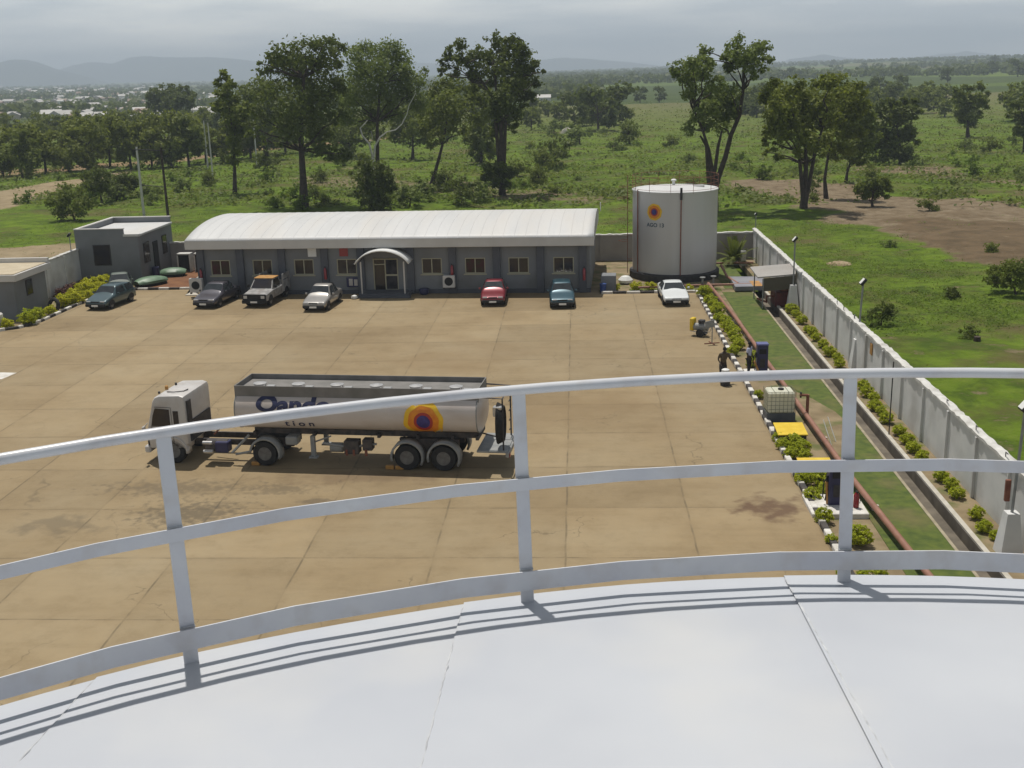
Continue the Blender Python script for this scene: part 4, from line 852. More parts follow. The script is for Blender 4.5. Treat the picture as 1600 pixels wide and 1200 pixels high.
# ============================================================ CARS
def rimwheel(parent, x, y, r, side):
    w = .2; e = MB(); s = side
    e.lathe([(x+s*w/2, 0)], 0, 0, 3) if False else None
    e.lathe([(r*.64, x+s*w/2), (r*.94, x+s*w/2), (r, x+s*(w/2-.03)), (r, x-s*(w/2-.03)), (r*.94, x-s*w/2)], 0, 0, 24, axis='x'); o = e.build('wheel', M['black'], parent, True); o.location = (0, y, r)
    h = MB(); h.lathe([(r*.62, x+s*(w/2+.004)), (r*.5, x+s*(w/2-.02)), (r*.12, x+s*(w/2-.01)), (r*.02, x+s*(w/2))], 0, 0, 18, axis='x'); h.build('rim', M['rim'], o, True)
def car(label, cat, paint, L=4.4, W=1.7, H=1.4, style='sedan', loc=(0, 0), rz=0.0, glass=None, nose=.60, roofm=None):
    loc = (loc[0], loc[1]-.35)
    t_ = thing('parked_car', label, cat, (loc[0], loc[1], 0), rz, 'cars parked along the office side of the yard')
    hw = W/2; zb = .22; H *= 1.07
    # y/L (front negative), half width factor, belt z, top z, top half width factor
    if style == 'hatch': st = [(-.5, .86, .50, .56, .80), (-.475, .95, .62, .68, .84), (-.30, 1, .80, .86, .84), (-.20, 1, .86, .93, .84), (-.06, 1, .89, H-.06, .66), (.02, 1, .90, H, .68), (.25, 1, .92, H-.02, .68), (.40, .99, .92, H-.10, .66), (.475, .96, .88, .98, .78), (.5, .90, .60, .64, .80)]
    elif style == 'coupe': st = [(-.5, .90, .52, .56, .84), (-.48, .96, .60, .64, .86), (-.28, 1, .72, .78, .86), (-.17, 1, .78, .84, .84), (-.02, 1, .82, H-.05, .64), (.05, 1, .83, H, .66), (.20, 1, .85, H-.01, .66), (.38, 1, .86, .94, .76), (.48, .97, .84, .90, .86), (.5, .92, .55, .6, .86)]
    else: st = [(-.5, .84, .50, .55, .78), (-.48, .94, .60, .66, .82), (-.33, 1, .76, .81, .84), (-.20, 1, .84, .90, .84), (-.055, 1, .87, H-.05, .66), (.02, 1, .88, H, .68), (.17, 1, .89, H-.02, .68), (.315, 1, .90, .96, .76), (.46, .97, .88, .93, .86), (.5, .90, .60, .66, .84)]
    rows = []
    for u, kw, zbelt, ztop, kt in st:
        y = u*L; w = hw*kw; low = zb if abs(u) < .49 else .32; cab_ = ztop-zbelt > .25
        half = [(0, low), (w*.80, low), (w*.95, low+.10), (w, (low+zbelt)*.5), (w*.985, zbelt-.06), (w*.95, zbelt), (hw*(kt+.02)+(.0), ztop-(.05 if cab_ else .015)), (hw*(kt-.07), ztop-.005), (0, ztop+.012)]
        rows.append([(x, y, z) for x, z in half]+[(-x, y, z) for x, z in half[-2:0:-1]])
    g = MB(); g.grid(rows, closed=True); nn = len(rows[0]); g.f.append(tuple(range(nn))); g.mi.append(0); g.f.append(tuple(range((len(st)-1)*nn, len(st)*nn))); g.mi.append(0)
    body_ = g.build('body', paint, t_); me = body_.data; me.polygons.foreach_set('use_smooth', [True]*len(me.polygons))
    sb = body_.modifiers.new('round', 'SUBSURF'); sb.levels = 1; sb.render_levels = 2
    # crease via extra weighting not needed; windows are thin panels lying on the loft
    def P(i, k, sgn=1, off=.0):
        x, y, z = rows[i][k]; return Vector((x*sgn, y, z))
    gl = glass or M['glass']
    def panel(name, q, off, inset=.07):
        q = [Vector(a) for a in q]; c = sum(q, Vector())/len(q); q = [c+(a-c)*(1-inset) for a in q]
        nrm = (q[1]-q[0]).cross(q[-1]-q[0]).normalized()
        if nrm.dot(c-Vector((0, c.y*.6, .6))) < 0: nrm = -nrm
        q = [a+nrm*off for a in q]; o = MB().add(q, [tuple(range(len(q)))]).build(name, gl, t_); s = o.modifiers.new('t', 'SOLIDIFY'); s.thickness = .012; s.offset = 0; return o
    iC = 3; iF = 4; iR = 6; iB = 7
    if style == 'hatch': iR = 7; iB = 8
    panel('windscreen', [P(iC, 6)+Vector((0, .02, .02)), P(iC, 6, -1)+Vector((0, .02, .02)), P(iF, 6, -1), P(iF, 6)], .035, .05)
    panel('rear_window', [P(iB, 6), P(iB, 6, -1), P(iR, 6, -1), P(iR, 6)], .03, .08)
    for s_ in (1, -1):
        a, b_, c_, d_ = P(iC, 5, s_).lerp(P(iF, 5, s_), .25), P(iF+1, 5, s_).lerp(P(iR, 5, s_), .35), P(iF+1, 6, s_).lerp(P(iR, 6, s_), .35), P(iF, 6, s_)
        panel('side_window', [a, b_, c_, d_], .012, .12)
        a, b_, c_, d_ = P(iF+1, 5, s_).lerp(P(iR, 5, s_), .42), P(iR, 5, s_).lerp(P(iB, 5, s_), .45), P(iR, 6, s_), P(iF+1, 6, s_).lerp(P(iR, 6, s_), .42)
        panel('side_window', [a, b_, c_, d_], .012, .12)
        for y in (-L*.315, L*.30):
            rimwheel(t_, s_*(hw-.115), y, .305, s_)
            ar = MB(); pts = [(s_*(hw-.02), y+math.cos(q_)*.36, .30+math.sin(q_)*.36) for q_ in [math.pi*j/12 for j in range(13)]]
            ar.add(pts+[(p[0]+s_*.022, p[1], p[2]) for p in pts], [tuple(range(13)), tuple(range(13, 26))[::-1]]+[(j, j+1, j+14, j+13) for j in range(12)]); ar.build('wheel_arch', M['black'], t_)
        MB().box(s_*(hw-.34)-.17, -L*.5-.012+.05, nose-.07, s_*(hw-.34)+.17, -L*.5+.12, nose+.055, bev=.03).build('headlight', M['headlight'], t_)
        MB().box(s_*(hw-.3)-.15, L*.5-.10, .66, s_*(hw-.3)+.15, L*.5-.005, .80, bev=.02).build('tail_light', M['red'], t_)
        m_ = MB(); m_.box(s_*(hw+.09)-.08, -L*.13-.05, .90, s_*(hw+.09)+.08, -L*.13+.03, 1.03, bev=.03); m_.build('mirror', paint, t_)
    MB().box(-hw*.86, -L*.5-.05, .26, hw*.86, -L*.5+.10, .46, bev=.04).build('bumper', M['black'] if style != 'sedan2' else paint, t_)
    MB().box(-.30, -L*.5-.012+.02, nose-.06, .30, -L*.5+.10, nose+.03, bev=.01).build('grille', M['black'], t_)
    MB().box(-.24, -L*.5-.07, .29, .24, -L*.5-.055, .41).build('number_plate', M['white'], t_)
    MB().box(-hw*.86, L*.5-.10, .28, hw*.86, L*.5+.04, .48, bev=.04).build('rear_bumper', M['black'], t_)
    return t_
M['headlight'] = mat('headlight', (.45, .45, .45), rough=.15, coat=1)
M['glass_car'] = mat('car_glass', (.022, .027, .03), (.035, .04, .045), 2, .08)
def front_at(pa, pb, L, extra=0.0):
    a = at(*pa); b_ = at(*pb); c_ = (a+b_)/2; return (c_.x, c_.y+L/2)
car('dark grey-green hatchback at the far left end of the row beside the yellow shrubs', 'car', car_paint('teal_grey_paint', (.05, .085, .095)), 4.1, 1.72, 1.38, 'hatch', (-32.65, 76.7), R(-9), M['glass_car'])
car('dark purple-grey sedan with a bright sun glint parked left of the pickup', 'car', car_paint('plum_grey_paint', (.062, .058, .072)), 4.5, 1.76, 1.38, 'sedan', (-25.15, 76.95), R(-8), M['glass_car'], .62)
car('silver sedan parked third from the left below the small white wall board', 'car', car_paint('silver_paint', (.29, .275, .255)), 4.3, 1.7, 1.42, 'sedan', (-17.35, 75.3), R(-5), M['glass_car'])
car('maroon red sedan parked right of the entrance', 'car', car_paint('maroon_paint', (.17, .012, .022)), 4.3, 1.7, 1.36, 'sedan', (-5.72, 76.3), R(1), M['glass_car'], .62)
car('dark teal blue hatchback parked near the right end of the office', 'car', car_paint('teal_paint', (.015, .06, .085)), 4.1, 1.68, 1.40, 'hatch', (-1.1, 75.1), R(2), M['glass_car'])
wc = car('white wedge-shaped coupe with sunroof parked in front of the white tank', 'car', mat('white_car_paint', (.66, .68, .68), rough=.35, coat=.5), 4.4, 1.74, 1.22, 'coupe', (6.33, 75.5), R(2), M['glass_car'], .52)
MB().box(-.42, .10, 1.222, .42, .70, 1.236, bev=.005).build('sunroof', M['black'], wc)
car('faded grey-green saloon half hidden behind the far left hatchback', 'car', mat('faded_green_paint', (.06, .085, .07), (.09, .11, .09), 2, .6), 4.2, 1.66, 1.36, 'sedan', (-33.9, 81.55), R(20), M['glass_car'])
# pickup
pu = thing('pickup_truck', 'grimy white pickup with rusty orange cab roof and black front second from the left', 'pickup', (-21.72, 76.95, 0), R(-6), 'cars parked along the office side of the yard')
pw = mat('pickup_white', (.20, .195, .19), (.38, .37, .36), 2.5, .55, c3=(.10, .075, .06), s3=1.6, f3=.7)
g = MB(); hw = .86
sec = [(-2.35, .55, .78, .95), (-2.28, .45, .92, 1), (-1.25, .45, 1.02, 1), (-1.05, .45, 1.05, 1), (.75, .45, 1.06, 1), (2.3, .5, 1.06, 1), (2.34, .55, 1.02, .98)]
rows = [[(-hw*k, y, z0), (hw*k, y, z0), (hw*k*1.01, y, (z0+z1)/2), (hw*k, y, z1-.06), (hw*k*.9, y, z1), (-hw*k*.9, y, z1), (-hw*k, y, z1-.06), (-hw*k*1.01, y, (z0+z1)/2)] for y, z0, z1, k in sec[:5]]
g.grid(rows, closed=True); g.f += [tuple(range(8)), tuple(range(32, 40))]; g.mi += [0, 0]; g.build('body', pw, pu, True)
g = MB(); rows = [[(-hw*.9, y0, 1.05), (hw*.9, y0, 1.05), (hw*k, y1, z1), (-hw*k, y1, z1)] for y0, y1, z1, k in ()]; 
lo = [(-.80, -1.05), (.80, -1.05), (.80, .72), (-.80, .72)]; hi = [(-.66, -.40), (.66, -.40), (.68, .60), (-.68, .60)]
g.add([(x, y, 1.05) for x, y in lo]+[(x, y, 1.66) for x, y in hi], [(0, 1, 5, 4), (1, 2, 6, 5), (2, 3, 7, 6), (3, 0, 4, 7)]); cabp = g.build('cab', pw, pu)
MB().box(-.70, -.46, 1.662, .70, .64, 1.72, bev=.02).build('cab_roof', M['orange'], pu)
def quadp(q, name, m=M['glass']): o = MB().add(q, [tuple(range(len(q)))]).build(name, m, pu); s = o.modifiers.new('t', 'SOLIDIFY'); s.thickness = .02; s.offset = 0
quadp([(-.72, -1.0, 1.11), (.72, -1.0, 1.11), (.61, -.46, 1.62), (-.61, -.46, 1.62)], 'windscreen')
for s_ in (1, -1): quadp([(s_*.805, -.78, 1.12), (s_*.81, .55, 1.12), (s_*.69, .48, 1.60), (s_*.69, -.36, 1.60)], 'side_window')
quadp([(-.68, .72, 1.15), (.68, .72, 1.15), (.6, .62, 1.6), (-.6, .62, 1.6)], 'rear_window')
for s_ in (1, -1): MB().box(min(s_*.80, s_*.87), .85, .5, max(s_*.80, s_*.87), 2.35, 1.28, bev=.02).build('bed_side', pw, pu)
for s_ in (1, -1):
    b = MB(); b.tube([(s_*.84, .9, 1.28), (s_*.84, .9, 1.72), (s_*.84, 2.3, 1.72), (s_*.84, 2.3, 1.28)], .04, 6); b.box(min(s_*.82, s_*.86), .95, 1.35, max(s_*.82, s_*.86), 2.25, 1.66); b.build('bed_rail', pw, pu)
MB().box(-.795, .85, .5, .795, 2.3, .62).build('bed_floor', M['dark'], pu); MB().box(-.79, 2.28, .625, .79, 2.34, 1.1).build('tailgate', pw, pu)
MB().box(-.86, -2.52, .30, .86, -2.36, .55, bev=.03).build('bumper', M['black'], pu); MB().box(-.84, -2.42, .56, .84, -2.352, .93, bev=.02).build('grille', M['black'], pu)
for s_ in (1, -1): MB().box(s_*.62-.13, -2.435, .64, s_*.62+.13, -2.422, .84, bev=.005).build('headlight', M['headlight'], pu)
MB().box(-.24, -2.535, .36, .24, -2.522, .48).build('number_plate', M['white'], pu)
for y in (-1.55, 1.55):
    for s_ in (1, -1):
        rimwheel(pu, s_*.76, y, .36, s_)
        ar = MB(); pts = [(s_*.85, y+math.cos(q_)*.42, .36+math.sin(q_)*.42) for q_ in [math.pi*j/12 for j in range(13)]]
        ar.add(pts+[(p[0]+s_*.03, p[1], p[2]) for p in pts], [tuple(range(13)), tuple(range(13, 26))[::-1]]+[(j, j+1, j+14, j+13) for j in range(12)]); ar.build('wheel_arch', M['black'], pu)
for s_ in (1, -1): MB().box(s_*.98-.09, -.85, 1.12, s_*.98+.09, -.79, 1.32, bev=.02).build('mirror', M['black'], pu)

# ============================================================ STRIP BETWEEN KERB AND WALL
pts = [at(x, y, .28) for x, y in ((1107, 443), (1150, 497), (1195, 560), (1245, 628), (1330, 746), (1415, 853))]
b = MB(); end = pts[-1]+(pts[-1]-pts[-2])*2.2; b.tube(pts+[end], .11, 12); pl = b.build('pipeline', M['pipe'], None, True); tag(pl, 'long brown fuel pipeline running beside the kerb hedge', 'pipe')
for i in range(1, 12):
    f_ = i/12; p = pts[0].lerp(pts[-1], f_)
    b = MB(); b.box(-.12, -.08, -.1, .12, .08, .16); o = b.build('pipe_support', M['concrete'], pl); o.location = (p.x+.1, p.y, 0) 
pA = at(1000, 459, .3); b = MB(); b.tube([(4.2, 78.6, .25), (9.2, 78.9, .3), (13.3, 79.0, .3)], .08, 10); tag(b.build('pipeline', M['pipe'], smooth=True), 'brown cross pipe running behind the white coupe to the pump shelter', 'pipe')
b = MB(); b.tube([(10.6, 84, .8), (10.8, 82, .3), (11.2, 79.2, .3)], .09, 10); tag(b.build('pipeline', M['pipe'], smooth=True), 'short brown pipe sloping from the foot of the white tank', 'pipe')
b = MB(); b.tube([(10.5, 88.2, .25), (13.6, 88.2, .25)], .08, 8); tag(b.build('pipeline', M['pipe'], smooth=True), 'thin brown pipe lying in front of the palm by the rear wall', 'pipe')
for (x, y, lab) in ((8.7, 79.0, 'left of two small valve posts between coupe and pipeline'), (9.5, 79.4, 'right of two small valve posts at the head of the pipeline')):
    v = thing('valve_post', lab, 'valve', (x, y, 0), 0, 'valve posts'); MB().tube([(0, 0, 0), (0, 0, .75)], .07, 8).build('stem', M['fender'], v); MB().lathe([(.05, .76), (.2, .78), (.2, .84), (.05, .86)], n=14).build('handwheel', M['fender'], v, True)
# pump islands
def island(name, label, x0, y0, x1, y1, h=.14): return tag(MB().box(x0, y0, -.1, x1, y1, h, bev=.02).build(name, M['kerb_white']), label, 'island')
island('pump_island', 'white concrete slab under the blue pump beside the two standing people', 8.38, 55.0, 9.75, 56.6)
island('pump_island', 'white concrete slab with blue pump and red extinguisher near the railing', 8.0, 37.0, 9.95, 38.9)
def pump(x, y, z, label, rz=0):
    p = thing('fuel_pump', label, 'fuel pump', (x, y, z), rz, 'blue fuel pumps'); 
    MB().box(-.27, -.24, 0, .27, .24, 1.42, bev=.02).build('cabinet', M['blue'], p); MB().box(-.29, -.26, 1.423, .29, .26, 1.52, bev=.02).build('cap', M['blue_top'], p)
    MB().box(-.17, -.255, 1.0, .17, -.243, 1.25).build('display', M['black'], p); MB().box(-.12, -.253, .3, .12, -.243, .75).build('service_panel', M['dark'], p)
    b = MB(); b.tube([(-.29, -.05, 1.0), (-.42, -.1, .85), (-.45, -.1, .3), (-.36, -.1, .12), (-.31, -.05, .5)], .022, 6); b.tube([(-.31, -.05, .78), (-.31, -.05, 1.05)], .04, 6); b.build('hose', M['black'], p); return p
pump(9.2, 55.9, .14, 'dark blue fuel pump standing beside the person in the white shirt'); pump(8.98, 38.05, .14, 'dark blue fuel pump partly hidden behind the right railing post')
fx_ = ext(9.62, .141, 37.6, 'red fire extinguisher on the white slab right of the railing post', .62)
tag(MB().tube([(9.05, 55.55, .14), (8.75, 55.4, .85)], .05, 6).build('wooden_prop', M['orange']), 'tan wooden prop leaning beside the upper blue pump', 'prop')
tag(MB().tube([(8.72, 37.95, .14), (8.66, 38.0, .95)], .06, 6).build('wooden_prop', M['orange']), 'orange tube beside the lower blue pump', 'prop')
# IBC tote
ib = thing('plastic_tank', 'white caged plastic liquid tote on a dark stand beside the kerb', 'tote', (8.78, 48.35, 0), R(2))
MB().box(-.62, -.5, .0, .62, .5, .42, bev=.02).build('stand', mat('blue_grey_stand', (.055, .065, .08), (.09, .1, .11), 3, .7), ib)
MB().box(-.58, -.47, .43, .58, .47, 1.38, bev=.07).build('bottle', M['ibc'], ib); MB().lathe([(.13, 1.382), (.13, 1.44), (.05, 1.45)], .05, 0, 14).build('cap', M['black'], ib, True)
b = MB(); xs = [-.61+1.22*i/7 for i in range(8)]; ys = [-.5+i/6 for i in range(7)]
for x in xs:
    for y in (-.5, .5): b.tube([(x, y, .43), (x, y, 1.40)], .008, 4)
for y in ys:
    for x in (-.61, .61): b.tube([(x, y, .43), (x, y, 1.40)], .008, 4)
for z in (.45, .62, .80, .98, 1.16, 1.40): b.tube([(-.61, -.5, z), (.61, -.5, z), (.61, .5, z), (-.61, .5, z), (-.61, -.5, z)], .008, 4)
for x in (-.3, .3): b.tube([(x, -.5, 1.39), (x, .5, 1.39)], .014, 4)
b.build('cage', M['cage'], ib)
def ybox(x0, y0, x1, y1, label):
    t_ = thing('yellow_cabinet', label, 'cabinet', ((x0+x1)/2, (y0+y1)/2, 0), 0, 'yellow lidded cabinets'); w = (x1-x0)/2; d = (y1-y0)/2
    MB().box(-w+.05, -d+.05, 0, w-.05, d-.05, .305).build('body', M['dark'], t_)
    MB().add([(-w, -d, .31), (w, -d, .31), (w, d, .43), (-w, d, .43), (-w, -d, .36), (w, -d, .36), (w, d, .48), (-w, d, .48)], [(0, 3, 2, 1), (4, 5, 6, 7), (0, 1, 5, 4), (1, 2, 6, 5), (2, 3, 7, 6), (3, 0, 4, 7)]).build('lid', M['yellow'], t_)
    MB().box(-.04, -d-.02, .27, .04, -d+.0, .38).build('latch', M['white'], t_)
ybox(8.2, 45.1, 9.42, 46.4, 'yellow lidded cabinet just in front of the caged tote'); ybox(8.35, 40.9, 9.6, 41.9, 'yellow lidded cabinet half hidden behind the mid railing bar')
sp_ = thing('standpipe', 'red-brown hydrant standpipe with side arm right of the caged tote', 'standpipe', (10.0, 48.3, 0)); MB().tube([(0, 0, 0), (0, 0, 1.15)], .07, 8).build('riser', M['rust'], sp_); MB().tube([(0, 0, 1.12), (-.35, .05, 1.12)], .06, 8).build('arm', M['rust'], sp_); MB().tube([(-.3, .05, 1.0), (-.3, .05, 1.25)], .045, 8).build('outlet', M['dark'], sp_)
tag(MB().tube([(9.35, 49.0, 0), (9.35, 49.0, 1.1)], .07, 8).build('marker_post', M['rust']), 'short dark red post behind the right side of the caged tote', 'post')
for i, (x, y) in enumerate(((1299, 695), (1306, 690))):
    p = at(x, y); tag(MB().tube([p, (p.x-.25, p.y+.6, .9)], .018, 5).build('white_stick', M['white']), ['left of two thin white sticks leaning over the pipeline', 'right of two thin white sticks leaning over the pipeline'][i], 'stick')
p = at(1262, 618); tag(MB().tube([(p.x-.0, p.y, .9), (p.x-.9, p.y+2.6, .5)], .02, 5).build('white_stick', M['white']), 'thin white rod slanting above the standpipe', 'rod')
for x, y, lab in ((12.95, 46.0, 'upper'), (0, 0, '')):
    if lab: tag(MB().tube([(x, y, 0), (x, y, 3.2)], .025, 6).build('thin_pole', M['dark']), 'thin dark pole standing beside the drain right of the railing post', 'pole')
tag(MB().tube([at(1331, 568), at(1331, 568)+Vector((0, 0, 2.6))], .035, 6).build('thin_pole', M['fender']), 'thin grey pole against the wall between two pilasters above the handrail', 'pole')
# signboard on cross foot
sg = thing('sign_stand', 'small grey board on a cross-footed stand by the yellow trolley', 'sign', (7.5, 62.7, 0), R(15))
MB().tube([(0, 0, 0), (0, 0, 1.2)], .03, 6).build('pole', M['fender'], sg); b = MB(); b.tube([(-.45, 0, .03), (.45, 0, .03)], .03, 5); b.tube([(0, -.45, .03), (0, .45, .03)], .03, 5); b.build('foot', M['rust'], sg)
MB().box(-.28, -.05, .95, .28, -.02, 1.35, bev=.01, M4=Matrix.Rotation(R(-8), 4, 'Y')).build('board', M['fender'], sg)
# yellow foam trolley
ft2 = thing('extinguisher_trolley', 'yellow and grey two-wheeled trolley at the kerb near the grey board', 'trolley', (7.05, 64.6, 0), R(-30))
b = MB(); b.lathe([(.05, -.5), (.2, -.44), (.22, -.2), (.22, .35), (.15, .45), (.05, .48)], 0, .55, 16, axis='x'); b.build('cylinder', M['fender'], ft2, True)
MB().box(-.6, -.22, .3, -.36, .22, 1.05, bev=.04).build('panel', M['yellow'], ft2)
b = MB(); b.tube([(-.55, -.2, .3), (.5, -.2, .25), (.75, -.2, .9)], .025, 5); b.tube([(-.55, .2, .3), (.5, .2, .25), (.75, .2, .9), (.75, -.2, .9)], .025, 5); b.build('frame', M['alum'], ft2)
for s_ in (-1, 1):
    o = MB().lathe([(.05, s_*.30-.04), (.24, s_*.30-.04), (.24, s_*.30+.04), (.05, s_*.30+.04)], 0, 0, 18, axis='y').build('wheel', M['black'], ft2, True); o.location = (.1, 0, .24)
MB().box(-.1, -.15, .78, .25, .15, .98, bev=.03).build('reel', M['dark'], ft2)
# pump shelter: sloped sheet roof on posts, red pump skids, low slab tank
sh = thing('pump_shelter', 'lean-to pump shelter with pale sloping roof against the right wall', 'shelter', (12.9, 74.0, 0))
def wp(px, py, z): v = at(px, py, z); return Vector((v.x-12.9, v.y-74.0, z))
A, B_, C_, D_ = wp(1172, 417, 2.1), wp(1243, 411, 2.3), wp(1243, 428, 2.15), wp(1184, 433, 2.0)
g = MB(); g.add([A, B_, C_, D_]+[v-Vector((0, 0, .08)) for v in (A, B_, C_, D_)], [(0, 1, 2, 3), (7, 6, 5, 4), (0, 4, 5, 1), (1, 5, 6, 2), (2, 6, 7, 3), (3, 7, 4, 0)]); g.build('roof', M['backwall'], sh)
g = MB(); E1, E2 = C_+Vector((0, -.02, -.09)), D_+Vector((.3, -.02, -.09)); g.add([E1, E2, E2-Vector((0, 0, .85)), E1-Vector((0, 0, .85))], [(0, 1, 2, 3)]); o = g.build('side_sheet', mat('dull_sheet', (.085, .075, .05), rough=.8), sh); s = o.modifiers.new('t', 'SOLIDIFY'); s.thickness = .03
for v in (D_+Vector((.35, -.05, 0)), C_+Vector((-.15, -.1, 0)), A+Vector((.3, -.1, 0)), B_+Vector((-.1, -.1, 0))): MB().tube([(v.x, v.y, -.1), (v.x, v.y, v.z-.1)], .045, 6).build('post', M['fender'], sh)
sk = thing('pump_skid', 'dark red pump set under the lean-to shelter', 'pump', (13.35, 73.6, -.05)); b = MB(); b.box(-.65, -.9, 0, .5, 1.1, .95, bev=.05); b.build('housing', mat('dark_red_pump', (.07, .01, .012), (.12, .02, .015), 3, .6), sk)
MB().lathe([(.15, -.6), (.3, -.5), (.3, .3), (.15, .4)], 0, 1.15, 16, axis='y').build('motor', M['rust'], sk, True); MB().tube([(-.6, -.2, .6), (-1.1, -.2, .6), (-1.1, -.2, .2), (-1.5, 1.0, .2)], .07, 8).build('suction_pipe', M['rust'], sk)
lowt = thing('slab_cover', 'low grey metal slab tank on the lawn left of the pump shelter', 'slab', (11.6, 79.3, 0)); A, B_, C_, D_ = at(1140, 432, .35), at(1193, 432, .35), at(1193, 447, .35), at(1149, 448, .35); o_l = Vector((11.6, 79.3, 0))
A, B_, C_, D_ = [v-o_l for v in (A, B_, C_, D_)]; g = MB(); g.add([A, B_, C_, D_]+[Vector((v.x, v.y, .05)) for v in (A, B_, C_, D_)], [(0, 1, 2, 3), (7, 6, 5, 4), (0, 4, 5, 1), (1, 5, 6, 2), (2, 6, 7, 3), (3, 7, 4, 0)]); g.build('slab', mat('slab_grey', (.19, .19, .22), (.24, .24, .26), 1, .6), lowt); MB().add([C_+Vector((-.02, .0, .01)), C_+Vector((-.02, 2.0, .01)), C_+Vector((-.7, 2.0, .01)), C_+Vector((-.7, 0, .01))], [(0, 1, 2, 3)]).build('yellow_panel', M['orange'], lowt)
# lamp posts
def lamp(px, py, h, label, ped=True, ph=1.1, tilt=0.0, off=(0, 0), head=1.0, rz=0.0):
    p = at(px, py); t_ = thing('lamp_post', label, 'lamp post', (p.x+off[0], p.y+off[1], 0), rz, 'floodlight posts on concrete pedestals')
    if ped:
        b = MB(); b.add([(-.36, -.36, -.1), (.36, -.36, -.1), (.36, .36, -.1), (-.36, .36, -.1), (-.19, -.19, ph), (.19, -.19, ph), (.19, .19, ph), (-.19, .19, ph)], [(0, 3, 2, 1), (4, 5, 6, 7), (0, 1, 5, 4), (1, 2, 6, 5), (2, 3, 7, 6), (3, 0, 4, 7)]); b.build('pedestal', M['concrete_wall'], t_)
    MB().tube([(0, 0, ph-.02 if ped else 0), (tilt, 0, h)], .05 if ped else .035, 8).build('pole', M['fender'], t_)
    X = Matrix.Translation((tilt, 0, h)) @ Matrix.Rotation(R(-50), 4, 'Y')
    hd = MB(); hd.box(-.20*head, -.2*head, -.06, .20*head, .2*head, .08, bev=.03, M4=X); hb = hd.build('lamp_head', M['black'], t_)
    MB().box(-.16*head, -.16*head, .083, .16*head, .16*head, .095, M4=X).build('lens', M['white'], hb)
    return t_
lamp(1238, 481, 4.4, 'floodlight post at the pump shelter, farthest of the three on the right wall', True, 1.5)
lamp(1352, 574, 4.45, 'floodlight post rising above the handrail, middle of the three on the right wall', True, 1.5, .1, (-.45, 0))
lamp(1575, 862, 4.85, 'floodlight post at the right edge of the photo with wide concrete foot', True, 1.35, .1)
p3 = at(1566, 845); tag(MB().box(p3.x-.05, p3.y+.0, 1.36, p3.x+.12, p3.y+.12, 2.1, bev=.02).build('red_box', M['rust']), 'narrow red box mounted beside the nearest floodlight post', 'box')
lamp(118, 445, 3.85, 'slim lamp post behind the left wall near the guard building', False, 0, 0, (0, 0), .8)
lamp(1178, 399, 3.4, 'slim pole behind the rear wall near its right corner', False, 0, 0, (0, -.4), .5)
tag(MB().box(14.05, 53.7, 1.5, 14.09, 54.1, 2.05, bev=.005).build('wall_plaque', M['orange']), 'small yellowed plate on the right wall above the handrail', 'plate')
tag(MB().box(12.7, 88.6, -.1, 13.1, 89.1, 1.1, bev=.03).build('concrete_post', M['kerb_white']), 'short whitewashed post near the palm at the rear corner', 'post')

